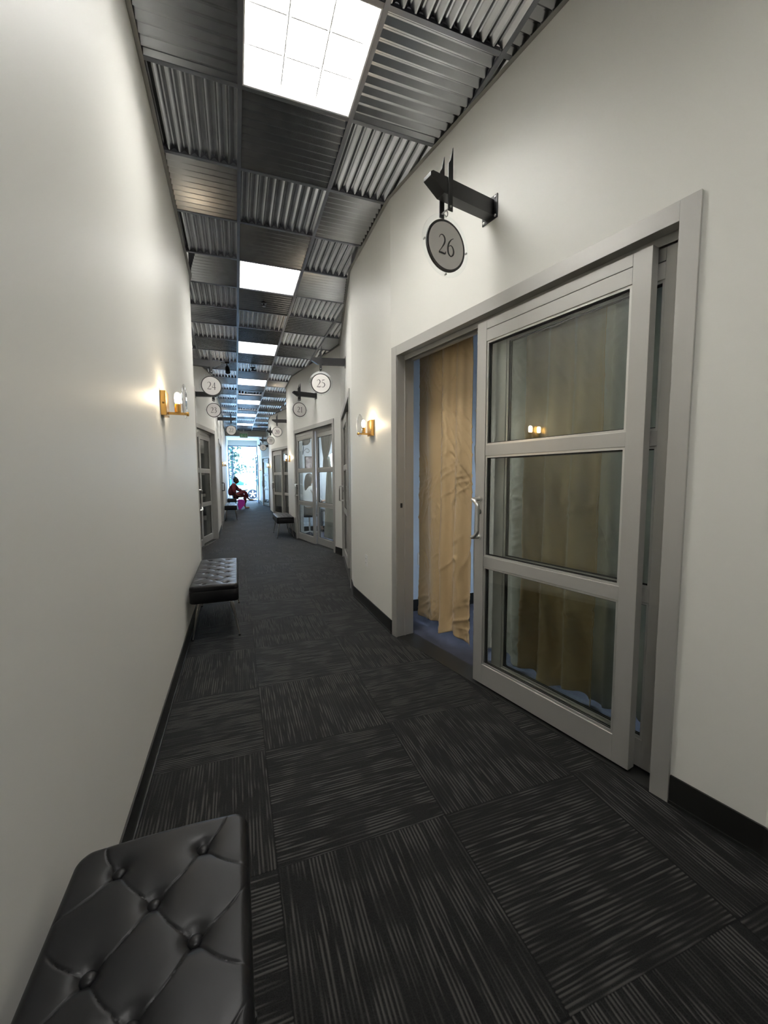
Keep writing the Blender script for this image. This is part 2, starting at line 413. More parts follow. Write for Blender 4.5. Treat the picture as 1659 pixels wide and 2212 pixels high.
# ------------------------------------------------------------------ ceiling lights
def make_light(m):
    t = thing('ceiling_light', 'x', 'ceiling light', group='square ceiling lights down the middle of the ceiling')
    h = .285; bm = BM()
    for s in ((-h-.014, -h, -h-.014, h+.014), (h, h+.014, -h-.014, h+.014), (-h, h, -h-.014, -h), (-h, h, h, h+.014)): box(bm, *s, .0, .008)
    for s in ((-h-.003, -h, -h, h), (h, h+.003, -h, h), (-h, h, -h-.003, -h), (-h, h, h, h+.003)): box(bm, *s, .006, .105)
    obj('frame', bm, louver_m, t)
    bm = BM(); box(bm, -h+.001, h-.001, -h+.001, h-.001, .098, .104); obj('lamp_panel', bm, m, t)
    bm = BM()
    for k in (-1, 1):
        for ax in (0, 1):
            c = k*h/3; w0, w1 = .009, .003
            pl = [(c-w0, .085), (c+w0, .085), (c+w1, .025), (c-w1, .025)]
            if ax == 0: extr(bm, [(p[0], -h+.001, p[1]) for p in pl], (0, 2*h-.002, 0))
            else:
                for x0, x1 in ((-h+.001, -h/3-.01), (-h/3+.01, h/3-.01), (h/3+.01, h-.001)): extr(bm, [(x0, p[0], p[1]) for p in pl], (x1-x0, 0, 0))
    obj('louver', bm, louver_m, t)
    return t
light_lab = {-5: 'square ceiling light behind the viewer', -1: 'large blown-out square ceiling light nearest the top edge of the view', 3: 'second square ceiling light, above the left wall lamp',
  7: 'third square ceiling light, just before the bracket of sign 24', 11: 'fourth square ceiling light, between signs 24 and 25', 15: 'fifth square ceiling light, just past the air vent',
  19: 'sixth small bright square ceiling light above the far end', 23: 'seventh and smallest square ceiling light by the exit sign'}
L0 = make_light(diff_m); first = True
for j in LIGHT_ROWS:
    o = L0 if first else dup(L0); first = False
    o.location = (GX0+.5*T2, GY0+(j+.5)*T2, CE+.002); o['label'] = light_lab[j]
LR = None  # out-of-view fixtures added to give the two rooms their bluish light
for (x, y, lab) in ((2.9, 1.6, 'unseen cool fill light added inside the curtained room of door 26'), (2.1, 7.9, 'unseen cool fill light added inside the room behind door 21'), (2.9, 8.8, 'unseen cool fill light added deep in the room behind door 21')):
    o = make_light(room_fill_m) if LR is None else dup(LR)
    LR = LR or o
    o.location = (x, y, CE-.712); o['label'] = lab; o['group'] = 'unseen fill lights added in the rooms'
# air vents
def make_vent():
    t = thing('air_vent', 'x', 'air vent', group='square black air vents in the ceiling'); bm = BM()
    for k, h in enumerate((.29, .22, .15, .08)):
        z = .0+k*.006; w = .02
        for s in ((-h, -h+w, -h, h), (h-w, h, -h, h), (-h+w, h-w, -h, -h+w), (-h+w, h-w, h-w, h)): box(bm, *s, z, z+.004)
    obj('blades', bm, mat('vent grey', (.25, .26, .28), .4, .6), t)
    bm = BM(); box(bm, -.295, .295, -.295, .295, .045, .05); obj('backing', bm, plenum_m, t)
    return t
v = make_vent(); v.location = (GX0+.5*T2, GY0+13.5*T2, CE+.001); v['label'] = 'square air vent with black slots in the ceiling before sign 22'
v2 = dup(v, (GX0+.5*T2, GY0+17.5*T2, CE+.001), 0, 'farther square air vent in the ceiling near sign 20')
# small ceiling devices
def sprinkler(x, y, lab):
    bm = BM(); _lathe(bm, Vector((x, y, CE-.002)), Vector((0, 0, -1)), [(-.004, .032), (.003, .032), (.004, .012), (.03, .010), (.034, .022), (.037, .022)], 16)
    return tag(obj('sprinkler_head', bm, black_m, smooth=True), lab, 'sprinkler')
sprinkler(.375, 5.21, 'round dark sprinkler head on the ceiling just past the second light')
t = thing('ceiling_camera', 'small black spotlight on the ceiling tile between sign 24 and the middle row', 'security camera', (-.09, 8.0, CE))  # black bullet security camera hanging from the ceiling
bm = BM(); _lathe(bm, Vector((0, 0, 0)), Vector((0, 0, -1)), [(0, .04), (.02, .04), (.022, .01), (.09, .01)], 16); obj('mount', bm, black_m, t, smooth=True)
bm = BM(); _lathe(bm, Vector((0, .02, -.07)), Vector((.1, -.45, -.9)).normalized(), [(0, .025), (.02, .038), (.13, .042), (.132, .03)], 18); obj('barrel', bm, black_m, t, smooth=True)
t = thing('ceiling_sensor', 'small black sensor on the middle ceiling tile past the third light', 'sensor', (.36, 8.2, CE))
bm = BM(); _lathe(bm, Vector((0, 0, 0)), Vector((0, 0, -1)), [(0, .05), (.015, .05), (.02, .02), (.05, .02)], 16); box(bm, -.03, .06, -.02, .02, -.07, -.045); obj('body', bm, black_m, t)
bm = BM(); _lathe(bm, Vector((.93, 17.1, CE)), Vector((0, 0, -1)), [(0, .07), (.02, .07), (.04, .05), (.045, .02)], 20)
tag(obj('smoke_detector', bm, white_pl, smooth=True), 'round white smoke detector on the ceiling near the far right wall', 'smoke detector')

# ------------------------------------------------------------------ doors
def frame_mesh():
    bm = BM(); W = DW
    for s in (-1, 1):
        x0, x1 = sorted((s*W, s*(W-.066)))
        box(bm, x0, x1, -.0, .013, 0, 2.245)                              # casing face
        x0, x1 = sorted((s*(W-.032), s*(W-.066))); box(bm, x0, x1, -.15, -.0005, 0, 2.20)
        x0, x1 = sorted((s*(W-.066), s*(W-.072))); box(bm, x0, x1, -.075, -.064, 0, 2.17)   # stop
    box(bm, -W+.0665, W-.0665, -.0, .012, 2.174, 2.245)                   # header face
    box(bm, -W+.0665, W-.0665, -.15, -.0005, 2.185, 2.209)
    box(bm, -W+.0665, W-.0665, -.068, -.062, 2.150, 2.1845)               # track lip
    box(bm, -W+.0665, W-.0665, -.15, -.125, 2.155, 2.1845)
    return bm
def leaf(parent, name, x0, x1, y0, y1, handle_x=None, hside=1, z0=.015, z1=2.147, hm=None):
    """sliding / fixed glazed leaf with three panes"""
    st = .072; mid = ((.737, .797), (1.386, 1.447)); bot = .137; top = 2.03
    bm = BM()
    box(bm, x0, x0+st, y0, y1, z0, z1); box(bm, x1-st, x1, y0, y1, z0, z1)
    e = .0004
    box(bm, x0+st+e, x1-st-e, y0+e, y1-e, z0, bot); box(bm, x0+st+e, x1-st-e, y0+e, y1-e, top, 2.095); 
    box(bm, x0+st+e, x1-st-e, y0+e, y1-e, 2.098, z1)
    for a, b in mid: box(bm, x0+st+e, x1-st-e, y0+e+.002, y1-e-.002, a, b)
    o = obj(name, bm, alu_m, parent, bevel=.0015)
    # glazing beads, stepped around every pane
    bm = BM(); bt = BM(); yc = (y0+y1)/2; panes = []
    for a, b in ((bot, mid[0][0]), (mid[0][1], mid[1][0]), (mid[1][1], top)):
        X0, X1 = x0+st+e, x1-st-e
        for ys_, ye in ((yc+.005, y1-.006), (y0+.006, yc-.005)):
            w = .011
            box(bm, X0, X0+w, ys_, ye, a, b); box(bm, X1-w, X1, ys_, ye, a, b); box(bm, X0+w, X1-w, ys_, ye, a, a+w); box(bm, X0+w, X1-w, ys_, ye, b-w, b)
            w2 = .015; yg = ys_ if ys_ > yc else ye-.003
            box(bt, X0+w, X0+w2, yg, yg+.003, a+w, b-w); box(bt, X1-w2, X1-w, yg, yg+.003, a+w, b-w); box(bt, X0+w2, X1-w2, yg, yg+.003, a+w, a+w2); box(bt, X0+w2, X1-w2, yg, yg+.003, b-w2, b-w)
        panes.append((X0+.004, X1-.004, a+.004, b-.004))
    obj('glazing_bead', bm, mat('bright aluminium bead', (.68, .67, .64), .3, .7), o); obj('gasket', bt, gasket_m, o)
    for X0, X1, a, b in panes:
        bm = BM(); box(bm, X0, X1, yc-.003, yc+.003, a, b); obj('glass_pane', bm, glass_m, o)
    if handle_x is not None:
        k = hside; pts = [(handle_x, y1, 1.135), (handle_x, y1+.045, 1.135), (handle_x-k*.006, y1+.060, 1.132), (handle_x-k*.03, y1+.066, 1.125), (handle_x-k*.05, y1+.066, 1.10),
               (handle_x-k*.052, y1+.066, 1.07), (handle_x-k*.052, y1+.066, .975), (handle_x-k*.05, y1+.066, .945), (handle_x-k*.03, y1+.066, .92), (handle_x-k*.006, y1+.060, .913), (handle_x, y1+.045, .91), (handle_x, y1, .91)]
        bm = BM(); tube(bm, catmull(pts, 4), .0115, 12)
        _lathe(bm, Vector((handle_x, y1, 1.135)), Vector((0, 1, 0)), [(0, .017), (.004, .017), (.005, .012)], 16); _lathe(bm, Vector((handle_x, y1, .91)), Vector((0, 1, 0)), [(0, .017), (.004, .017), (.005, .012)], 16)
        obj('handle', bm, hm or handle_m, o, smooth=True)
        bm = BM(); _lathe(bm, Vector((handle_x, y1, 1.06)), Vector((0, 1, 0)), [(0, .016), (.008, .015), (.010, .010)], 18); obj('lock', bm, mat('dark nickel', (.25, .25, .24), .3, .9), o, smooth=True)
    return o
_fm = None
def door(num, P, i, side, cs, slide=0.0, handle=True, hx=None, hs=1, hm=None):
    """frame centred cs along wall segment i; local +x runs to the left when facing the door"""
    a, d, L = seg_dir(P, i)
    yv = Vector((d.y, -d.x))*(-1 if side == 'r' else 1)           # towards the corridor
    xv = Vector((yv.y, -yv.x)); c = a+d*cs
    t = thing('door_%d' % num, loc=(c.x, c.y, 0), rz=math.atan2(xv.y, xv.x), kind='structure')
    obj('door_frame', frame_mesh(), alu_m, t, bevel=.0012)
    leaf(t, 'fixed_panel', -DW+.0725, .012, -.120, -.077)
    leaf(t, 'sliding_panel', -.012-slide, DW-.0725-slide, -.060, -.014, handle_x=(DW-.0725-slide-.036) if hx is None else hx, hside=hs, hm=hm)
    bm = BM(); box(bm, DW-.0668, DW-.0662, -.045, -.025, 1.03, 1.065); obj('strike_plate', bm, gasket_m, t)
    bm = BM(); box(bm, -DW+.067, DW-.067, -.15, .004, .0, .004); obj('threshold', bm, base_m, t)
    return t
d27 = door(1, RPTS, 1, 'r', R_OPEN[1])
d26 = door(2, RPTS, 2, 'r', R_OPEN[2] if False else 2.305-1.0275, slide=.822)
d25 = door(3, RPTS, 4, 'r', R_OPEN[4]); d21 = door(4, RPTS, 5, 'r', R_OPEN[5]); d20 = door(5, RPTS, 7, 'r', R_OPEN[7])
d19 = door(6, RPTS, 8, 'r', R_OPEN[8]); d18 = door(7, RPTS, 10, 'r', R_OPEN[10]); d17 = door(8, RPTS, 11, 'r', R_OPEN[11])
d24 = door(9, LPTS, 1, 'l', L_OPEN[1]); d23 = door(10, LPTS, 2, 'l', L_OPEN[2]); d22 = door(11, LPTS, 3, 'l', L_OPEN[3], hx=-.89, hs=-1, hm=black_m)

# ------------------------------------------------------------------ lettering
DIG = {
 '0': [[(.25,1,.05),(.10,.88,.09),(.04,.5,.12),(.10,.12,.09),(.25,0,.05),(.40,.12,.09),(.46,.5,.12),(.40,.88,.09),(.25,1,.05)]],
 '1': [[(.27,1,.09),(.27,.5,.09),(.27,0,.09)],[(.27,.99,.03),(.12,.88,.03)],[(.12,.015,.035),(.42,.015,.035)]],
 '2': [[(.05,.80,.03),(.11,.93,.04),(.24,1,.05),(.38,.93,.09),(.44,.76,.10),(.39,.56,.09),(.22,.30,.05),(.02,.05,.03)],[(.02,.045,.07),(.25,.045,.08),(.46,.045,.07),(.50,.17,.03)]],
 '3': [[(.06,.86,.03),(.2,1,.05),(.37,.93,.08),(.40,.76,.09),(.30,.60,.05),(.18,.55,.035)],[(.18,.55,.035),(.36,.48,.08),(.43,.28,.10),(.34,.07,.08),(.18,0,.05),(.04,.06,.06)]],
 '4': [[(.37,1,.08),(.37,.5,.09),(.37,0,.09)],[(.37,1,.03),(.03,.30,.04)],[(.01,.30,.06),(.52,.30,.06)]],
 '5': [[(.14,.96,.07),(.30,.96,.08),(.46,.99,.05)],[(.15,.97,.03),(.11,.56,.03)],[(.11,.57,.035),(.24,.62,.05),(.40,.52,.09),(.46,.31,.10),(.36,.08,.08),(.2,0,.05),(.04,.05,.06)]],
 '6': [[(.46,1,.02),(.30,.90,.05),(.13,.68,.09),(.06,.40,.10),(.10,.14,.09),(.26,.01,.05),(.42,.12,.09),(.47,.31,.10),(.40,.50,.08),(.26,.58,.045),(.12,.50,.03)]],
 '8': [[(.26,1,.05),(.12,.90,.07),(.10,.74,.08),(.26,.56,.08),(.42,.40,.09),(.46,.22,.09),(.38,.05,.06),(.25,0,.05),(.10,.06,.07),(.05,.22,.09),(.12,.42,.06),(.26,.56,.04),(.40,.72,.06),(.41,.88,.07),(.26,1,.05)]],
 'E': [[(.08,1,.13),(.08,0,.13)],[(.08,.94,.12),(.5,.94,.12)],[(.08,.5,.12),(.42,.5,.12)],[(.08,.06,.12),(.5,.06,.12)]],
 'X': [[(.02,1,.13),(.52,0,.13)],[(.52,1,.13),(.02,0,.13)]], 'I': [[(.15,1,.13),(.15,0,.13)]], 'T': [[(.27,1,.13),(.27,0,.13)],[(0,.94,.12),(.54,.94,.12)]],
}
DIG['9'] = [[(.5-x, 1-y, w) for x, y, w in s] for s in DIG['6']]
def text_mesh(txt, h, thick=.0012):
    """flat letters in the local XZ plane, facing -Y, centred"""
    bm = BM(); adv = {'I': .34, '1': .46}; ws = [adv.get(c, .60) for c in txt]; tot = sum(ws)-.08; x = -tot/2
    for c, w in zip(txt, ws):
        for k, s in enumerate(DIG[c]):
            P = catmull(s, 6) if len(s) > 2 else s
            L, R_ = [], []
            for i, p in enumerate(P):
                q0, q1 = P[max(i-1, 0)], P[min(i+1, len(P)-1)]
                t = Vector((q1[0]-q0[0], q1[1]-q0[1])); t = t.normalized() if t.length else Vector((1, 0)); n = Vector((-t.y, t.x))*p[2]/2
                L.append(((x+p[0]+n.x)*h, (p[1]-.5+n.y)*h)); R_.append(((x+p[0]-n.x)*h, (p[1]-.5-n.y)*h))
            y0 = -thick*(1+.15*k)
            for i in range(len(P)-1):
                q = [L[i], L[i+1], R_[i+1], R_[i]]
                bm.faces.new([bm.verts.new((a, y0, b)) for a, b in q]); bm.faces.new([bm.verts.new((a, 0, b)) for a, b in q[::-1]])
            for E_ in (L, R_):
                for i in range(len(P)-1):
                    bm.faces.new([bm.verts.new(v) for v in ((E_[i][0], y0, E_[i][1]), (E_[i+1][0], y0, E_[i+1][1]), (E_[i+1][0], 0, E_[i+1][1]), (E_[i][0], 0, E_[i][1]))])
        x += w
    bmesh.ops.remove_doubles(bm, verts=bm.verts, dist=1e-6)
    return bm

# ------------------------------------------------------------------ blade signs
# local frame: origin on the wall at z of the arm axis, +x out from the wall, y along the wall
def sign(num, P, side, y, lab, z=2.71, blank=False):
    for (x0, y0), (x1, y1) in zip(P, P[1:]):
        if y0 <= y <= y1: break
    d = Vector((x1-x0, y1-y0)).normalized(); n = Vector((d.y, -d.x))*(-1 if side == 'r' else 1)
    t = thing('hanging_sign', lab, 'sign', (xat(P, y), y, z), math.atan2(n.y, n.x), 'round numbered door signs hanging from black brackets')
    bm = BM(); box(bm, .0, .006, -.055, .055, -.06, .06)
    o = obj('wall_plate', bm, black_m, t, bevel=.001)
    for a in (-.042, .042):
        for b in (-.047, .047):
            bm = BM(); _lathe(bm, Vector((.006, a, b)), Vector((1, 0, 0)), [(0, .007), (.004, .006), (.005, .003)], 10); obj('bolt', bm, bolt_m, o)
    bm = BM(); extr(bm, [(.006, -.03, .04), (.006, -.03, -.04), (.345, -.03, -.04), (.43, -.03, .012), (.43, -.03, .03), (.415, -.03, .04)], (0, .06, 0))
    obj('arm', bm, black_m, t, bevel=.0015)
    for s in (-1, 1):
        bm = BM(); yy = s*.031; e = s*.005
        # upright angle strip, top cut on the slant
        extr(bm, [(.295, yy, -.118), (.325, yy, -.118), (.325, yy, .10), (.312, yy, .120), (.300, yy, .175), (.295, yy, .185)], (0, e, 0))
        ob = obj('upright_strip', bm, black_m, t, bevel=.0008)
        bm = BM(); _lathe(bm, Vector((.31, yy+e, -.098)), Vector((0, s, 0)), [(0, .006), (.004, .005)], 10); obj('bolt', bm, bolt_m, ob)
    bm = BM(); tube(bm, [(.31, -.04, -.098), (.31, .04, -.098)], .004, 8); tube(bm, [(.31+.011*math.cos(a), 0, -.112+.014*math.sin(a)) for a in [k*PI/8 for k in range(17)]], .0028, 6, False)
    obj('hanger', bm, bolt_m, t)
    zc = -.27; ax = Vector((0, 1, 0)); face = -1
    bm = BM(); _lathe(bm, Vector((.31, 0, zc)), ax, [(-.003, .149), (-.002, .150), (.002, .150), (.003, .149)], 64); obj('clear_disc', bm, clear_m, t)
    if not blank:
        bm = BM(); _lathe(bm, Vector((.31, 0, zc)), ax, [(-.0052, .1235), (-.0051, .124), (.0051, .124), (.0052, .1235)], 64); obj('black_ring', bm, ink_m, t)
        bm = BM(); _lathe(bm, Vector((.31, 0, zc)), ax, [(-.0062, .1125), (.0062, .1125)], 64); dd = obj('number_disc', bm, disc_m, t)
        # the digits face the near end of the corridor
        sgn = 1 if side == 'r' else -1      # local y that points to the viewer is +/-
        bm = text_mesh(num, .092)
        if side == 'r':        # viewer sees the face whose normal points to -Y world; local y axis there is +n rotated 90
            bmesh.ops.rotate(bm, verts=bm.verts, cent=(0, 0, 0), matrix=Matrix.Rotation(PI, 3, 'Z'))
            bmesh.ops.translate(bm, verts=bm.verts, vec=(.31, .0063, zc))
        else:
            bmesh.ops.translate(bm, verts=bm.verts, vec=(.31, -.0063, zc))
        nb = obj('number', bm, ink_m, dd)
    for a in (PI/2+PI/2, 0, -PI/2):
        bm = BM(); _lathe(bm, Vector((.31+.137*math.cos(a), -.006, zc+.137*math.sin(a))), Vector((0, 1, 0)), [(0, .004), (.001, .005), (.011, .005), (.012, .004)], 10); obj('screw', bm, bolt_m, t)
    return t
sign('26', RPTS, 'r', 2.0, 'round grey sign 26 hanging from a black bracket above the open curtained door')
sign('25', RPTS, 'r', 5.12, 'round sign 25 hanging on the right above the narrow edge-on door', z=2.72)
sign('24', LPTS, 'l', 5.66, 'round sign 24, nearest sign on the left side', z=2.71)
sign('23', LPTS, 'l', 7.95, 'round sign 23 hanging on the left just below and behind sign 24', z=2.74)
sign('22', LPTS, 'l', 10.9, 'round sign 22 on the left, farthest of the left signs', z=2.73)
sign('21', RPTS, 'r', 7.42, 'round sign 21 above the glass door with the person behind it', z=2.74)
sign('20', RPTS, 'r', 10.6, 'small round sign 20 on the right, partly overlapping sign 19', z=2.70)
sign('19', RPTS, 'r', 13.29, 'small round sign 19 just left of sign 20', z=2.71)
sign('18', RPTS, 'r', 16.2, 'tiny round sign 18 on the right near the bright end', z=2.71)
sign('17', RPTS, 'r', 18.9, 'bracket with bare clear disc silhouetted against the bright end window', z=2.70, blank=True)

# ------------------------------------------------------------------ wall sconces (local +x out of the wall)
def make_sconce():
    t = thing('wall_sconce', 'x', 'wall lamp', group='brass wall lamps with a clear glass disc')
    bm = BM(); box(bm, 0, .030, -.055, .055, -.068, .068); bp_ = obj('backplate', bm, brass_m, t, bevel=.0015)
    bm = BM(); _lathe(bm, Vector((.015, -.055, 0)), Vector((0, -1, 0)), [(0, .006), (.003, .005)], 10); obj('screw', bm, mat('dark brass', (.2, .12, .04), .4, 1), bp_)
    bm = BM(); box(bm, .030, .128, -.008, .008, -.058, -.044); obj('arm', bm, brass_m, t, bevel=.001)
    bm = BM(); _lathe(bm, Vector((.082, 0, -.044)), Vector((0, 0, 1)), [(0, .017), (.045, .017), (.046, .014), (.050, .014)], 20); obj('socket', bm, brass_m, t, smooth=True)
    bm = BM(); _lathe(bm, Vector((.082, 0, .006)), Vector((0, 0, 1)), [(0, .010), (.010, .015), (.030, .0165), (.050, .015), (.060, .010), (.064, .003)], 20); obj('bulb', bm, bulb_m, t, smooth=True)
    bm = BM(); _lathe(bm, Vector((.118, 0, .022)), Vector((1, 0, 0)), [(-.007, .085), (-.002, .097), (.002, .097), (.007, .085), (.0085, .05), (.009, .02)], 48); obj('glass_disc', bm, glass_mat('sconce glass', (.97, .97, .97), 1.5), t, smooth=True)
    bm = BM(); _lathe(bm, Vector((.128, 0, -.051)), Vector((1, 0, 0)), [(0, .012), (.010, .012), (.012, .009)], 16); obj('knob', bm, brass_m, t, smooth=True)
    return t
S0 = make_sconce(); S0.location = (LX, 2.66, 1.69); S0['label'] = 'lit brass wall lamp on the long left wall'
dup(S0, (RX, 3.46, 1.70), PI, 'lit brass wall lamp on the right, between doors 25 and 26')
dup(S0, (RX, 9.35, 1.70), PI, 'glowing brass wall lamp right of the far bench, left of door 21')
dup(S0, (RX, 14.9, 1.70), PI, 'small bright wall lamp on the pale wall left of door 19')
dup(S0, (RX, 20.6, 1.70), PI, 'farthest wall lamp on the right beside the end window')
dup(S0, (LX, 13.3, 1.70), 0, 'far brass wall lamp on the left above the seated person')

# outlets, switches
def outlet(x, y, z, rz, lab, name='wall_outlet', cat='outlet', sw=False):
    t = thing(name, lab, cat, (x, y, z), rz)
    bm = BM(); box(bm, 0, .005, -.036, .036, -.058, .058); obj('cover_plate', bm, white_pl, t, bevel=.0015)
    for zc in ((-.02, .02) if not sw else (0,)):
        bm = BM(); box(bm, .005, .008, -.016, .016, zc-(.014 if not sw else .03), zc+(.014 if not sw else .03)); o = obj('socket' if not sw else 'rocker', bm, white_pl, t, bevel=.001)
        if not sw:
            for yy in (-.006, .006): bm = BM(); box(bm, .0078, .0084, yy-.0012, yy+.0012, zc-.003, zc+.006); obj('slot', bm, gasket_m, o)
    return t
outlet(RX, 3.66, .474, PI, 'white outlet low on the right wall between doors 25 and 26')
outlet(RX, 9.45, .45, PI, 'small white outlet above the far right bench')
outlet(RX, 9.2, 1.19, PI, 'light switch on the right wall below the glowing lamp', 'light_switch', 'switch', True)
outlet(1.62, 3.449, .50, -PI/2, 'white outlet on the blue-white wall inside the open room')

# ------------------------------------------------------------------ tufted benches
BW, BL, BT, BH = .35, 1.11, .135, .45
def make_bench():
    t = thing('tufted_bench', 'x', 'bench', group='black tufted leather benches along the corridor')
    btn = []
    for k in range(11):
        y = -BL/2+.080+k*.095
        for x in ((-.08, .08) if k % 2 == 0 else (0,)): btn.append((x, y))
    creases = []
    for k in range(11):
        y = -BL/2+.080+k*.095; y2 = y+.095
        if k < 10:
            if k % 2 == 0: creases += [((-.08, y), (0, y2)), ((.08, y), (0, y2)), ((-.08, y), (-.17, y2-.02)), ((.08, y), (.17, y2-.02))]
            else: creases += [((0, y), (-.08, y2)), ((0, y), (.08, y2)), ((-.17, y+.02), (-.08, y2)), ((.17, y+.02), (.08, y2))]
    creases += [((-.08, btn[0][1]), (-.11, -BL/2)), ((.08, btn[0][1]), (.11, -BL/2)), ((-.08, btn[-1][1]), (-.12, BL/2)), ((.08, btn[-1][1]), (.13, BL/2))]
    def dseg(px, py, a, b):
        ax, ay = a; bx, by = b; dx, dy = bx-ax, by-ay; q = ((px-ax)*dx+(py-ay)*dy)/(dx*dx+dy*dy)
        if q < 0 or q > 1: return 1
        L_ = math.hypot(dx, dy); sd = ((px-ax)*dy-(py-ay)*dx)/L_
        return abs(sd-.010*math.sin(PI*q)*(1 if dx > 0 else -1))
    def hgt(x, y):
        h = 0
        for bx, by in btn:
            if abs(by-y) < .14: dd = math.hypot(bx-x, by-y); h -= .012*math.exp(-(dd/.018)**2) + .0045*math.exp(-(dd/.040)**2)
        m = 1
        for a, b in creases:
            if min(a[1], b[1])-.05 < y < max(a[1], b[1])+.05: m = min(m, dseg(x, y, a, b))
        h -= .0022*math.exp(-(m/.0018)**2)+.0009*math.exp(-(m/.012)**2)
        edge = min(BW/2-abs(x), BL/2-abs(y)); h -= .0
        return h*min(1, edge/.03)
    nx, ny = 170, 520; r = .020
    bm = BM(); grid = []
    for i in range(nx+1):
        row = []
        for j in range(ny+1):
            a = -BW/2+BW*i/nx; b = -BL/2+BL*j/ny
            ex, ey = BW/2-abs(a), BL/2-abs(b); ez = 0
            def rd(e): return r-math.sqrt(max(0, r*r-(r-e)**2)) if e < r else 0
            z = BH-max(rd(ex), rd(ey))+hgt(a, b)+.006*(1-(2*a/BW)**2)
            rc = .035; ua, ub = (abs(a)-BW/2+rc)/rc, (abs(b)-BL/2+rc)/rc
            if ua > 0 and ub > 0:
                k_ = max(ua, ub)/math.hypot(ua, ub)
                a = math.copysign(BW/2-rc+ua*k_*rc, a); b = math.copysign(BL/2-rc+ub*k_*rc, b)
            row.append(bm.verts.new((a, b, max(z, BH-r*1.35))))
        grid.append(row)
    for i in range(nx):
        for j in range(ny): bm.faces.new((grid[i][j], grid[i+1][j], grid[i+1][j+1], grid[i][j+1]))
    # sides
    border = [grid[i][0] for i in range(nx+1)]+[grid[nx][j] for j in range(1, ny+1)]+[grid[i][ny] for i in range(nx-1, -1, -1)]+[grid[0][j] for j in range(ny-1, 0, -1)]
    prev = border
    for dz, s in ((.035, .0012), (.040, -.0012), (.045, .001), (BT-.012, .001), (BT-.003, -.003), (BT, -.012)):
        ring = [bm.verts.new((v.co.x+(s if v.co.x > 0 else -s)*(abs(v.co.x) > BW/2-.03), v.co.y+(s if v.co.y > 0 else -s)*(abs(v.co.y) > BL/2-.03), BH-dz)) for v in border]
        n = len(ring)
        for k in range(n): bm.faces.new((prev[k], prev[(k+1) % n], ring[(k+1) % n], ring[k]))
        prev = ring
    bm.faces.new(prev)
    cu = obj('cushion', bm, leather_m, t, smooth=True)
    bme = BM(); _lathe(bme, Vector((0, 0, -.006)), Vector((0, 0, 1)), [(0, .010), (.004, .013), (.008, .0125), (.011, .0085), (.0125, .004), (.0128, .001)], 16)
    mb = bpy.data.meshes.new('button'); bmesh.ops.recalc_face_normals(bme, faces=bme.faces); bme.to_mesh(mb); bme.free(); mb.materials.append(leather_m)
    mb.polygons.foreach_set('use_smooth', [True]*len(mb.polygons))
    for x, y in btn:
        o = bpy.data.objects.new('button', mb); COL.objects.link(o); o.parent = cu; o.location = (x, y, BH-.009)
    for sx_ in (-1, 1):
        for sy_ in (-1, 1):
            bm = BM(); a = Vector((sx_*.115, sy_*.44, BH-BT-.001)); b = Vector((sx_*.172, sy_*.455, .012)); m_ = a.lerp(b, .42)
            tube(bm, [a, m_, m_.lerp(b, .08), b], [.017, .012, .009, .006], 10)
            lg = obj('leg', bm, leg_m, t, smooth=True)
            bm = BM(); _lathe(bm, b+Vector((0, 0, -.012)), Vector((0, 0, 1)), [(0, .010), (.012, .009)], 12); obj('foot_pad', bm, gasket_m, lg)
    return t
B0 = make_bench(); B0.location = (-.176, .447, 0); B0['label'] = 'large black tufted bench in the near lower left corner'
dup(B0, (-.187, 3.85, 0), 0, 'black tufted bench with steel legs against the long left wall')
dup(B0, (RX-.20, 9.24, 0), 0, 'black tufted bench on the right side, left of door 21')
dup(B0, (-.187, 13.60, 0), 0, 'black bench far down on the left, in front of the seated person')
dup(B0, (-.187, 17.97, 0), 0, 'farthest black bench, the one the person in maroon sits on')

# ------------------------------------------------------------------ curtains
def curtain(parent, name, m, x0, x1, y, z0, z1, folds, amp, seed, parent_name=None, hem=True, crease=.010, wave=.05):
    rnd = random.Random(seed); nx, nz = max(44, folds*20), 260; bm = BM(); g = []
    ph = rnd.uniform(0, 6)
    for i in range(nx+1):
        row = []
        u = i/nx
        for j in range(nz+1):
            v = j/nz; z = z0+(z1-z0)*v
            f = math.sin(2*PI*folds*u+ph+.35*math.sin(3*v+seed))
            f = math.copysign(abs(f)**.75, f)
            off = f*amp*(1.25-.45*v)
            X_ = u*(x1-x0)
            k = noise.noise(Vector((X_*4+seed*3, z*2.2, 0)))*crease*.8
            cr_ = 0
            for q, (fx, fz, sk) in enumerate(((5, 6.5, 1.2), (7, 10, -2.0), (4, 15, .5))):
                n_ = noise.noise(Vector((X_*fx+seed*1.7+q*9, z*fz+X_*sk*fz, 3.1*q)))
                mk = max(0, noise.noise(Vector((X_*3+q*5+seed, z*2.6, 8.8)))+.12)
                cr_ += math.exp(-(n_/.07)**2)*mk*crease*1.7*(-1 if q == 1 else 1)
            x = x0+(x1-x0)*u+.004*noise.noise(Vector((seed, z*2, u*3)))+wave*(1-v)*.25*math.sin(seed+u*4)
            zz = z+(1-v)**8*wave*.5*math.sin(2*PI*u*folds*.5+seed)
            row.append(bm.verts.new((x, y+off+k*(1.1-.5*v)+cr_, zz)))
        g.append(row)
    for i in range(nx):
        for j in range(nz): bm.faces.new((g[i][j], g[i][j+1], g[i+1][j+1], g[i+1][j]))
    o = obj(name, bm, m, parent, smooth=False)
    o.data.polygons.foreach_set('use_smooth', [True]*len(o.data.polygons))
    s = o.modifiers.new('thick', 'SOLIDIFY'); s.thickness = .003
    return o
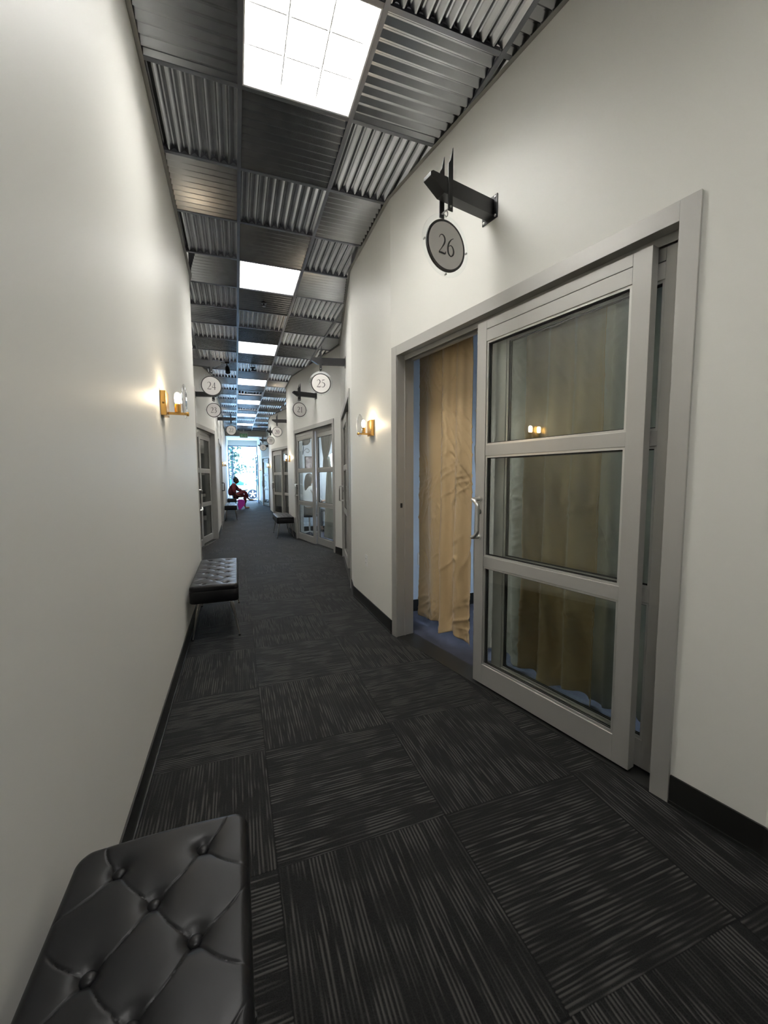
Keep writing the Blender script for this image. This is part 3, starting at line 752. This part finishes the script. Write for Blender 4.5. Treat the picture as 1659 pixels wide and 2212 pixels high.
def hang(base, lx, lab, m, x0, x1, y, z0, z1, folds, amp, seed, name='curtain', cat='curtain', **kw):
    t = thing(name, lab, cat, base.location, base.rotation_euler.z)
    curtain(t, 'drape', m, x0, x1, y, z0, z1, folds, amp, seed, **kw)
    return t
cur_lab = [('gold satin curtain filling the open part of door 26, left of the sliding panel', gold_m, .78, 1.13, -.34, .085, 2.52, 1, .020, 2, .055),
           ('gold satin curtain next to the sliding panel edge of door 26', gold_m, .45, .775, -.29, .06, 2.52, 2, .020, 5, .07),
           ('silver grey satin curtain behind the left part of the sliding glass of door 26', silver_m, -.05, .455, -.37, .05, 2.52, 3, .022, 9, .06),
           ('gold satin curtain seen through the glass of door 26', gold_m, -.50, -.03, -.28, .07, 2.52, 3, .03, 12, .06),
           ('silver curtain at the right edge of the glass of door 26', silver_m, -.92, -.43, -.37, .05, 2.52, 3, .020, 15, .06)]
for lab, m, x0, x1, y, z0, z1, fo, am, sd, _ in cur_lab:
    hang(d26, 0, lab, m, x0, x1, y, z0, z1, fo, am, sd)
t = thing('curtain_rod', 'curtain rod hidden above the header inside room 26', 'curtain rod', d26.location, d26.rotation_euler.z)
bm = BM(); tube(bm, [(-.92, -.31, 2.54), (1.2, -.31, 2.54)], .014, 12); obj('pole', bm, black_m, t, smooth=True)
for x in (-.88, 1.15):
    bm = BM(); box(bm, x-.008, x+.008, -.31, -.142, 2.532, 2.548); obj('bracket', bm, black_m, t)

# ------------------------------------------------------------------ people (skinned bodies)
def skin(name, V, E, R, m, parent=None, sub=2, flat=None):
    me = bpy.data.meshes.new(name); me.from_pydata(V, E, []); o = link(name, me, None)
    sk = o.modifiers.new('skin', 'SKIN'); sk.use_smooth_shade = True
    for i, r in enumerate(R):
        rr = r if isinstance(r, tuple) else (r, r)
        me.skin_vertices[0].data[i].radius = rr
    me.skin_vertices[0].data[0].use_root = True
    if sub:
        s = o.modifiers.new('sub', 'SUBSURF'); s.levels = s.render_levels = sub
    bpy.context.view_layer.update()
    dg = bpy.context.evaluated_depsgraph_get(); ne = bpy.data.meshes.new_from_object(o.evaluated_get(dg))
    bpy.data.objects.remove(o); ne.name = name
    ne.materials.clear(); ne.materials.append(m); ne.polygons.foreach_set('use_smooth', [True]*len(ne.polygons))
    o = bpy.data.objects.new(name, ne); COL.objects.link(o)
    if parent: o.parent = parent
    return o
def chain(V, E, R, start, pts):
    k = start
    for p, r in pts:
        V.append(p); R.append(r); E.append((k, len(V)-1)); k = len(V)-1
    return k
def fingers(V, E, R, wrist, d, s, curl):
    """palm + five fingers from vertex wrist; d = pointing dir, s = side dir (thumb side), curl = palm normal"""
    d, s, c = Vector(d).normalized(), Vector(s).normalized(), Vector(curl).normalized(); w = Vector(V[wrist])
    palm = chain(V, E, R, wrist, [(tuple(w+d*.05), (.026, .015))])
    for k, L in enumerate((.062, .075, .070, .055)):
        b = w+d*.085+s*(.030-.020*k)
        i = chain(V, E, R, palm, [(tuple(b), .009), (tuple(b+d*L*.5+c*.008), .0085), (tuple(b+d*L*.85+c*.028), .007)])
    b = w+d*.03+s*.032
    chain(V, E, R, palm, [(tuple(b), .011), (tuple(b+d*.03+s*.018), .009), (tuple(b+d*.055+s*.016+c*.01), .008)])
def head(parent, c, fx, skin_m, hair_m, up_=(0, 0, 1), style='bun', s=1.0):
    """face looks along fx; returns part objects"""
    f = Vector(fx).normalized(); u = Vector(up_).normalized(); r = f.cross(u).normalized(); u = r.cross(f); c = Vector(c)
    def W_(x, y, z): return c+(f*x+r*y+u*z)*s
    bm = BM(); bmesh.ops.create_uvsphere(bm, u_segments=24, v_segments=18, radius=1)
    for v in bm.verts:
        x, y, z = v.co
        jaw = 1-.28*max(0, -z)**1.3
        X = x*.094*(jaw if x < 0 else 1-.10*max(0, -z)); Y = y*.074*jaw; Z = z*.115
        X += .016*math.exp(-((y/.20)**2+((z+.08)/.20)**2))*(x > 0)          # nose
        X -= .007*(math.exp(-(((abs(y)-.42)/.2)**2+((z-.08)/.13)**2)))*(x > 0)  # eye sockets
        X += .005*math.exp(-((y/.32)**2+((z+.45)/.09)**2))*(x > 0)          # lips
        v.co = W_(X, Y, Z)
    hd = bm
    for sd in (-1, 1):
        b2 = W_(-.005, sd*.074, -.005); bmesh.ops.create_uvsphere(bm, u_segments=8, v_segments=6, radius=.02*s, matrix=Matrix.Translation(b2) @ Matrix.Diagonal((.8, .5, 1.3, 1)))
    h = obj('head', hd, skin_m, parent, smooth=True)
    for sd in (-1, 1):
        bm = BM(); bmesh.ops.create_uvsphere(bm, u_segments=8, v_segments=6, radius=.010*s, matrix=Matrix.Translation(W_(.080, sd*.030, .010))); obj('eye', bm, mat('eye dark', (.02, .015, .012), .2), h)
    bm = BM(); bmesh.ops.create_uvsphere(bm, u_segments=10, v_segments=6, radius=.018*s, matrix=Matrix.Translation(W_(.087, 0, -.052)) @ Matrix.Diagonal((.5, 1.1, .35, 1))); obj('mouth', bm, mat('lips', (.25, .08, .06), .4), h)
    bm = BM(); bmesh.ops.create_uvsphere(bm, u_segments=22, v_segments=16, radius=1)
    for v in list(bm.verts):
        x, y, z = v.co; k = 1.0+.03*math.sin(14*y)
        if style == 'long' and z < 0: v.co = W_(x*.085-.042, y*.088, z*.33) if x < .3 else W_(x*.04-.03, y*.08, z*.2)
        else: v.co = W_(x*.098*k-.022, y*.087*k, z*.118*k+.020)
    if style == 'bun':
        bmesh.ops.create_uvsphere(bm, u_segments=14, v_segments=10, radius=.048*s, matrix=Matrix.Translation(W_(-.075, 0, .125)))
        bmesh.ops.create_uvsphere(bm, u_segments=10, v_segments=8, radius=.03*s, matrix=Matrix.Translation(W_(-.128, 0, .06)))
    obj('hair', bm, hair_m, parent, smooth=True)

skin1 = mat('brown skin', (.20, .10, .06), .5); hair1 = mat('black hair', (.012, .010, .010), .5); scrub = mat('maroon cotton', (.13, .018, .028), .8, bump=(60, .3)); shoe_m = mat('tan shoe', (.42, .30, .18), .6)
PX, PY = 0.0, 17.95
t = thing('person', 'person in maroon scrubs with a black hair bun, seated cross-legged on the farthest bench', 'person', (0, PY, 0))
V, E, R = [(-.15, 0, .535)], [], [(.13, .11)]
ch = chain(V, E, R, 0, [((-.17, 0, .68), (.13, .10)), ((-.15, 0, .86), (.15, .11)), ((-.09, 0, .99), (.12, .08)), ((-.045, 0, 1.05), .045), ((-.01, 0, 1.10), .045)])
# standing leg (far side, +y) and crossed leg (near side)
k = chain(V, E, R, 0, [((-.06, .09, .53), .085), ((.14, .09, .55), .078), ((.31, .08, .53), .056), ((.315, .08, .32), .05), ((.30, .08, .10), .034)])
chain(V, E, R, k, [((.36, .08, .045), .032), ((.46, .08, .035), .026)])
k = chain(V, E, R, 0, [((-.05, -.09, .56), .085), ((.15, -.03, .66), .078), ((.335, .03, .69), .058), ((.40, .06, .53), .05), ((.45, .08, .41), .034)])
chain(V, E, R, k, [((.52, .08, .37), .032), ((.62, .08, .36), .026)])
k = chain(V, E, R, 3, [((-.09, -.17, .97), .058), ((-.10, -.21, .76), .042), ((-.02, -.20, .60), .034), ((.03, -.17, .57), .026)])
fingers(V, E, R, k, (1, .3, -.1), (0, 1, .3), (0, 0, -1))
k = chain(V, E, R, 3, [((-.07, .17, .97), .058), ((.04, .20, .76), .042), ((.24, .10, .76), .034), ((.30, .06, .765), .024)])
fingers(V, E, R, k, (1, 0, .1), (0, -1, .4), (0, 0, 1))
skin('body', V, E, R, skin1, t)
V, E, R = [(-.15, 0, .55)], [], [(.175, .165)]
chain(V, E, R, 0, [((-.18, 0, .68), (.18, .175)), ((-.18, 0, .82), (.19, .175)), ((-.12, 0, .96), (.17, .135)), ((-.065, 0, 1.045), .08)])
chain(V, E, R, 3, [((-.11, -.17, .95), .10), ((-.10, -.22, .76), .085), ((-.04, -.21, .66), .07)])
chain(V, E, R, 3, [((-.06, .15, .95), .10), ((.05, .17, .80), .08), ((.20, .11, .77), .062)])
skin('scrub_top', V, E, R, scrub, t)
V, E, R = [(-.15, 0, .54)], [], [(.15, .13)]
chain(V, E, R, 0, [((-.06, .09, .54), .10), ((.14, .09, .56), .092), ((.31, .08, .54), .076), ((.32, .08, .34), .074), ((.305, .08, .20), .068)])
chain(V, E, R, 0, [((-.05, -.09, .57), .10), ((.15, -.03, .67), .092), ((.335, .03, .70), .078), ((.395, .06, .55), .074), ((.43, .075, .45), .066)])
skin('scrub_trousers', V, E, R, scrub, t)
for (a, b, c_) in (((.29, .08, .05), (.38, .08, .045), (.50, .08, .038)), ((.47, .08, .385), (.55, .08, .365), (.67, .08, .375))):
    skin('shoe', [a, b, c_], [(0, 1), (1, 2)], [(.045, .05), (.05, .044), (.042, .03)], shoe_m, t)
head(t, (.005, 0, 1.165), (1, -.12, -.22), skin1, hair1, (.15, 0, 1), 'bun')
bm = BM(); box(bm, .395, .405, PY-.02, PY+.055, .765, .905); bmesh.ops.rotate(bm, verts=bm.verts, cent=(.4, PY, .78), matrix=Matrix.Rotation(-.35, 3, 'Y'))
tag(obj('phone', bm, mat('phone black', (.01, .01, .012), .2), bevel=.003), 'dark phone held by the seated person in maroon', 'phone')
# magenta bag under the farthest bench edge
t = thing('shopping_bag', 'bright magenta bag on the floor below the seated person', 'bag', (.155, 17.60, 0))
bm = BM(); g = [[None]*9 for _ in range(3)]
extr(bm, [(-.10, -.05, .0), (-.02, -.05, 0), (.14, -.05, .20), (.15, -.05, .36), (.06, -.05, .42), (-.12, -.05, .41), (-.13, -.05, .2)], (0, .10, 0))
bmesh.ops.subdivide_edges(bm, edges=bm.edges, cuts=4, use_grid_fill=True)
for v_ in bm.verts: v_.co += Vector((.02*noise.noise(v_.co*9), .03*noise.noise(v_.co*7+Vector((3, 0, 0))), 0))
obj('sack', bm, mat('magenta plastic', (.34, .02, .30), .4), t)
bm = BM(); tube(bm, [(-.06+.06*math.cos(a)+.06, 0, .38+.10*math.sin(a)) for a in [k*PI/10 for k in range(11)]], .006, 6); obj('bag_handle', bm, MATS['magenta plastic'], t)

# second person, in the room behind door 21
skin2 = mat('light skin', (.48, .30, .22), .5); white_c = mat('white blouse', (.75, .76, .78), .8); hair2 = mat('dark brown hair', (.02, .015, .013), .45)
t = thing('person', 'person with long dark hair and a white blouse seated behind the glass of door 21', 'person', (1.52, 9.12, 0), math.radians(-58))
V, E, R = [(0, 0, .56)], [], [(.15, .12)]
chain(V, E, R, 0, [((0, 0, .72), (.13, .10)), ((0, .0, .90), (.15, .11)), ((0, .01, 1.04), (.11, .07)), ((0, .015, 1.10), .045), ((0, .02, 1.15), .045)])
for s_ in (-1, 1):
    k = chain(V, E, R, 0, [((s_*.09, .08, .56), .08), ((s_*.10, .30, .57), .07), ((s_*.10, .45, .56), .055), ((s_*.10, .46, .30), .048), ((s_*.10, .45, .07), .034)])
    chain(V, E, R, k, [((s_*.10, .55, .03), .028)])
    k = chain(V, E, R, 3, [((s_*.17, .01, 1.02), .055), ((s_*.22, .03, .82), .042), ((s_*.18, .22, .74), .034), ((s_*.14, .30, .75), .024)])
    fingers(V, E, R, k, (0, 1, 0), (-s_, 0, .3), (0, 0, -1))
skin('body', V, E, R, skin2, t)
V, E, R = [(0, 0, .60)], [], [(.17, .14)]
chain(V, E, R, 0, [((0, 0, .74), (.15, .12)), ((0, 0, .90), (.17, .125)), ((0, .01, 1.04), (.12, .085)), ((0, .015, 1.08), .06)])
for s_ in (-1, 1): chain(V, E, R, 3, [((s_*.175, .01, 1.02), .068), ((s_*.225, .03, .83), .056), ((s_*.19, .18, .76), .05)])
skin('blouse', V, E, R, white_c, t)
V, E, R = [(0, 0, .56)], [], [(.165, .13)]
for s_ in (-1, 1): chain(V, E, R, 0, [((s_*.09, .08, .56), .092), ((s_*.10, .30, .57), .082), ((s_*.10, .45, .565), .066), ((s_*.10, .46, .30), .06), ((s_*.10, .455, .12), .05)])
skin('trousers', V, E, R, mat('grey trousers', (.10, .11, .13), .8), t)
for s_ in (-1, 1): skin('shoe', [(s_*.10, .43, .04), (s_*.10, .56, .035)], [(0, 1)], [(.042, .045), (.04, .03)], gasket_m, t)
head(t, (0, .03, 1.235), (0, 1, -.15), skin2, hair2, (0, .1, 1), 'long')
t = thing('stool', 'dark round stool under the person behind the glass of door 21', 'stool', (1.52, 9.12, 0))
bm = BM(); _lathe(bm, Vector((0, 0, .40)), Vector((0, 0, 1)), [(0, .16), (.01, .18), (.05, .18), (.065, .16)], 24); obj('seat', bm, leather_m, t, smooth=True)
bm = BM(); tube(bm, [(0, 0, .06), (0, 0, .40)], .02, 12); obj('stem', bm, leg_m, t, smooth=True)
for a in range(5):
    bm = BM(); tube(bm, [(0, 0, .07), (.22*math.cos(a*1.2566), .22*math.sin(a*1.2566), .04)], .014, 8); lg = obj('leg', bm, leg_m, t)
    bm = BM(); _lathe(bm, Vector((.22*math.cos(a*1.2566)-.012, .22*math.sin(a*1.2566), .022)), Vector((1, 0, 0)), [(0, .022), (.024, .022)], 12); obj('caster', bm, gasket_m, lg)

# room behind door 21: draped curtains, wrought bracket, picture, lamp
grey_c = mat('grey drape', (.17, .17, .16), .5, sheen=.3); sheer = mat('white sheer', (.72, .72, .68), .7)
def tied(lab, m, zt, zm, zb, xc, wt, wm, wb, y, seed, folds=7, shift=0, name='curtain'):
    t = thing(name, lab, 'curtain', d21.location, d21.rotation_euler.z); bm = BM(); g = []; nx, nz = 90, 50
    for i in range(nx+1):
        row = []; u = i/nx*2-1
        for j in range(nz+1):
            v = j/nz
            z = zb+(zt-zb)*v
            if z > zm: q = (z-zm)/(zt-zm); w = wm+(wt-wm)*q**.8; cx = xc+shift*q
            else: q = (zm-z)/(zm-zb); w = wm+(wb-wm)*q**.7; cx = xc
            x = cx+u*w; off = .028*math.sin(u*PI*folds+seed)*(.35+.65*w/max(wt, wb))+.01*noise.noise(Vector((u*3, z*6, seed)))
            row.append(bm.verts.new((x, y+off, z)))
        g.append(row)
    for i in range(nx):
        for j in range(nz): bm.faces.new((g[i][j], g[i][j+1], g[i+1][j+1], g[i+1][j]))
    o = obj('drape', bm, m, t); o.data.polygons.foreach_set('use_smooth', [True]*len(o.data.polygons)); s = o.modifiers.new('th', 'SOLIDIFY'); s.thickness = .003
    return t
tied('grey drape tied back behind the upper right glass of door 21', grey_c, 2.45, 1.66, 1.42, .22, .38, .07, .13, -.36, 1, shift=-.14)
tied('white sheer drape flaring down behind the right glass of door 21', sheer, 1.70, 1.64, .06, .18, .03, .04, .27, -.42, 4)
t = thing('wall_planter', 'dark hanging basket on a scrolled iron bracket behind the upper left glass of door 21', 'planter', (1.48, 9.74, 1.9))
bm = BM(); _lathe(bm, Vector((0, -.20, .12)), Vector((0, 0, 1)), [(0, .03), (.02, .11), (.08, .16), (.24, .18), (.25, .17)], 20); obj('basket', bm, mat('dark wicker', (.035, .032, .03), .8), t, smooth=True)
bm = BM(); tube(bm, [(.0, -.01, .35), (0, -.01, -.1), (.0, -.10, -.08), (0, -.20, .02), (0, -.24, .10)], .008, 6)
tube(bm, [(.0, -.14-.05*math.cos(a)*(1-a/9), -.04+.05*math.sin(a)*(1-a/9)) for a in [k*.45 for k in range(14)]], .006, 6)
tube(bm, [(.12-.07*math.cos(a)*(1-a/9), -.03, .0+.07*math.sin(a)*(1-a/9)) for a in [k*.45 for k in range(14)]], .006, 6); obj('scroll_bracket', bm, black_m, t)
t = thing('picture_frame', 'small dark framed picture on the pale wall behind door 21', 'picture', (1.66, 9.745, 1.62))
bm = BM()
for s in ((-.12, -.10, -.16, .16), (.10, .12, -.16, .16), (-.10, .10, -.16, -.14), (-.10, .10, .14, .16)): box(bm, s[0], s[1], -.02, 0, s[2], s[3])
obj('frame', bm, black_m, t); bm = BM(); box(bm, -.10, .10, -.008, -.002, -.14, .14); obj('picture', bm, mat('faded print', (.30, .26, .28), .6, var=(12, .6)), t)
t = thing('cabinet', 'dark low cabinet behind the lower left glass of door 21', 'cabinet', (2.60, 9.45, 0))
bm = BM(); box(bm, -.35, .35, -.25, .25, .05, .80); obj('carcass', bm, mat('dark teal wood', (.02, .035, .045), .5), t, bevel=.004)
bm = BM(); box(bm, -.36, .36, -.27, .26, .80, .83); obj('top', bm, mat('grey laminate', (.3, .32, .34), .4), t)
for s_ in (-1, 1):
    bm = BM(); box(bm, min(s_*.01, s_*.34), max(s_*.01, s_*.34), -.268, -.251, .07, .78); dd = obj('cabinet_door', bm, MATS['dark teal wood'], t, bevel=.002)
    bm = BM(); tube(bm, [(s_*.04, -.285, .62), (s_*.04, -.285, .50)], .005, 8); obj('handle', bm, bolt_m, dd)
t = thing('lantern_lamp', 'bright glass lamp glowing behind the right glass of door 21', 'lamp', (2.06, 8.92, 0))
bm = BM(); _lathe(bm, Vector((0, 0, 0)), Vector((0, 0, 1)), [(0, .15), (.02, .15), (.03, .02), (1.5, .015)], 18); obj('pole', bm, black_m, t, smooth=True)
bm = BM(); _lathe(bm, Vector((0, 0, 1.50)), Vector((0, 0, 1)), [(0, .05), (.05, .13), (.16, .15), (.27, .11), (.31, .04)], 20); obj('lamp_shade', bm, mat('glowing shade', (.95, .92, .85), .5, emit=(1, .92, .8), estr=8), t, smooth=True)

# ------------------------------------------------------------------ exit sign
t = thing('exit_sign', 'green exit sign hanging under the ceiling before the bright end window', 'exit sign', (.36, 18.6, 3.10))
bm = BM(); box(bm, -.16, .16, -.012, .012, -.10, .10); obj('panel', bm, mat('exit panel', (.55, .60, .52), .3), t, bevel=.003)
bm = BM(); box(bm, -.17, .17, -.03, .03, .10, .14); obj('housing', bm, white_pl, t, bevel=.003)
bm = BM(); box(bm, -.02, .02, -.02, .02, .14, CE-3.10); obj('canopy', bm, white_pl, t)
bm = text_mesh('EXIT', .14); bmesh.ops.translate(bm, verts=bm.verts, vec=(0, -.0125, 0)); obj('lettering', bm, mat('exit green', (.02, .28, .06), .4, emit=(.05, .5, .12), estr=.1), t)

# ------------------------------------------------------------------ storefront
sf_m = mat('storefront aluminium', (.10, .16, .26), .4, .4)
t = thing('window_1', kind='structure'); YF = 23.87
bm = BM()
box(bm, LX+.002, LX+.05, YF-.05, YF+.05, 0, 3.06); box(bm, RX-.05, RX-.002, YF-.05, YF+.05, 0, 3.06)
box(bm, LX+.05, RX-.05, YF-.05, YF+.05, 3.01, 3.06); box(bm, LX+.05, RX-.05, YF-.05, YF+.05, 0, .07)
box(bm, -.18, -.13, YF-.05, YF+.05, .07, 3.01)
obj('window_frame', bm, sf_m, t, bevel=.002)
bm = BM(); box(bm, LX+.048, -.178, YF-.004, YF+.004, .068, 3.012); obj('glass_pane', bm, shop_glass_m, t)
bm = BM(); box(bm, -.132, RX-.048, YF-.004, YF+.004, .068, 3.012); obj('glass_pane', bm, shop_glass_m, t)
bm = BM(); box(bm, LX+.002, RX-.002, 23.76, 23.949, 3.062, TOP-.002); obj('trim_2', bm, MATS['grey soffit'], kind='structure')
# glazed entrance door standing open along the right side
t = thing('door_12', loc=(RX-.10, 21.55, 0), rz=math.radians(93), kind='structure')
bm = BM(); box(bm, 0, .08, -.022, .022, .01, 2.45); box(bm, .86, .94, -.022, .022, .01, 2.45); box(bm, .08, .86, -.022, .022, .01, .20); box(bm, .08, .86, -.022, .022, 2.37, 2.45); obj('door_frame', bm, mat('blue grey aluminium', (.10, .17, .30), .35, .5), t, bevel=.002)
bm = BM(); box(bm, .078, .862, -.004, .004, .198, 2.372); obj('glass_pane', bm, shop_glass_m, t)
bm = BM(); tube(bm, [(.12, .022, 1.2), (.12, .06, 1.2), (.12, .06, .9), (.12, .022, .9)], .011, 8); obj('handle', bm, handle_m, t)

# ------------------------------------------------------------------ outside
bm = BM(); box(bm, -30, 34, 23.96, 26.5, -.10, -.01); obj('ground', bm, mat('pale sidewalk', (.62, .62, .60), .9, bump=(20, .3)), kind='structure')
bm = BM(); box(bm, -40, 44, 26.5, 70, -.3, -.16); obj('ground', bm, mat('car park asphalt', (.40, .41, .43), .9, bump=(30, .4)), kind='structure')
bm = BM(); box(bm, -40, 44, 55, 55.4, -.16, 3.0); obj('wall_far', bm, mat('pale stucco', (.80, .78, .74), .9), kind='structure')  # far wall in one even pale stucco colour
def car(x, y, z, body_col, lab, flip=1, s=1.0):
    t = thing('parked_car', lab, 'car', (x, y, z), 0); bm_ = mat('car paint %d' % int(body_col[2]*100), body_col, .25, 0, coat=.6)
    prof = [(-2.2, .32), (-2.25, .62), (-2.1, .86), (-1.75, .95), (-1.2, 1.33), (-.5, 1.47), (.35, 1.46), (.95, 1.18), (1.35, .98), (2.0, .86), (2.22, .66), (2.22, .34)]
    prof = [(p[0]*flip, p[1]) for p in prof]
    bm = BM(); rings = []
    for yy, sc, zz in ((-.90, .97, 0), (-.86, 1, 0), (-.3, 1.01, .02), (.3, 1.01, .02), (.86, 1, 0), (.90, .97, 0)):
        rings.append([bm.verts.new((p[0]*sc, yy*(1 if p[1] < .98 else .80), p[1]+zz*(p[1] > 1))) for p in prof])
    n = len(prof)
    for a, b in zip(rings, rings[1:]):
        for k in range(n): bm.faces.new((a[k], a[(k+1) % n], b[(k+1) % n], b[k]))
    bm.faces.new(rings[0]); bm.faces.new(rings[-1][::-1])
    body = obj('body', bm, bm_, t, bevel=.03)
    gm = mat('car window', (.02, .09, .09), .15, 0, spec=.3)
    for pl in ([(-1.55, .99), (-1.15, 1.30), (-.50, 1.40), (-.50, .99)], [(-.42, .99), (-.42, 1.40), (.30, 1.39), (.98, 1.05), (1.02, .99)]):
        for sd in (-1, 1):
            bm = BM(); extr(bm, [(p[0]*flip, sd*(.925 if p[1] < 1.1 else .755), p[1]) for p in pl], (0, -.03*sd, 0)); obj('window', bm, gm, t)
    for wx in (-1.38, 1.38):
        for sd in (-1, 1):
            c = Vector((wx*flip, sd*.86, .33))
            bm = BM(); _lathe(bm, c, Vector((0, sd, 0)), [(-.16, .30), (-.14, .33), (.05, .33), (.075, .30)], 28); w = obj('tyre', bm, mat('tyre rubber', (.003, .004, .010), .8), t, smooth=True)
            bm = BM(); _lathe(bm, c+Vector((0, sd*.078, 0)), Vector((0, sd, 0)), [(-.01, .08), (.01, .07), (.015, .05)], 16)
            for k in range(5):
                a = k*2*PI/5+.3; ux_, uz_ = math.cos(a), math.sin(a); q = [(c.x+ux_*rr-uz_*ww, c.y+sd*.07, c.z+uz_*rr+ux_*ww) for rr, ww in ((.05, -.03), (.24, -.05), (.24, .05), (.05, .03))]
                extr(bm, q, (0, sd*.02, 0))
            obj('rim', bm, mat('alloy rim', (.8, .82, .84), .3, .4), w)
    for q in (-.75, .45):
        bm = BM(); box(bm, 2.17*flip-.05, 2.17*flip+.06, q, q+.3, .62, .72); obj('headlamp', bm, white_pl, t)
    for sd in (-1, 1):
        bm = BM(); bmesh.ops.create_uvsphere(bm, u_segments=12, v_segments=8, radius=.09, matrix=Matrix.Translation((.85*flip, sd*1.0, 1.02)) @ Matrix.Diagonal((.7, 1, .8, 1))); obj('mirror', bm, bm_, t, smooth=True)
    return t
car(.0-.32, 31.0, -.16, (.30, .42, .46), 'pale car with spoked wheels parked outside the end window', flip=1)
car(3.2, 37.5, -.16, (.80, .84, .86), 'white car parked behind the pale car outside', flip=-1)
leaf_m = mat('tree leaves', (.018, .055, .040), .7, spec=.2); bark_m = mat('bark', (.03, .03, .032), .9)
def tree(x, y, h, spread, n, seed, lab):
    t = thing('young_tree', lab, 'tree', (x, y, -.16)); rnd = random.Random(seed)
    bm = BM(); tube(bm, [(0, 0, 0), (.03, 0, h*.4), (-.02, .02, h*.7), (0, 0, h)], [.07, .055, .04, .015], 8); tips = []
    for k in range(14):
        z0 = h*(.35+.6*k/14); a = rnd.uniform(0, 2*PI); L = spread*rnd.uniform(.5, 1)*(1.1-.5*k/14)
        e = Vector((math.cos(a)*L, math.sin(a)*L, z0+L*.55)); m1 = Vector((0, 0, z0)).lerp(e, .5)+Vector((0, 0, .1))
        tube(bm, [(0, 0, z0), tuple(m1), tuple(e)], [.022, .014, .006], 5); tips += [m1, e, m1.lerp(e, .5), m1.lerp(e, .8)]
    obj('trunk', bm, bark_m, t)
    bm = BM()
    for _ in range(n):
        c = rnd.choice(tips)+Vector((rnd.gauss(0, .16), rnd.gauss(0, .16), rnd.gauss(0, .14)))
        a = Vector((rnd.uniform(-1, 1), rnd.uniform(-1, 1), rnd.uniform(-1, .6))).normalized(); b = a.cross(Vector((rnd.uniform(-1, 1), rnd.uniform(-1, 1), rnd.uniform(-1, 1)))).normalized()
        l, w = .13, .05
        vs = [c-a*l, c-a*l*.2+b*w, c+a*l, c-a*l*.2-b*w]
        bm.faces.new([bm.verts.new(v) for v in vs])
    obj('foliage', bm, leaf_m, t)
    return t
tree(-.25, 28.2, 3.6, 1.0, 420, 4, 'young leafy tree on the left outside the end window')
tree(1.80, 28.8, 3.3, .7, 340, 9, 'sparse green tree on the right outside the end window')
tree(-.85, 33.5, 2.6, .8, 300, 14, 'low green tree behind the parked car outside')
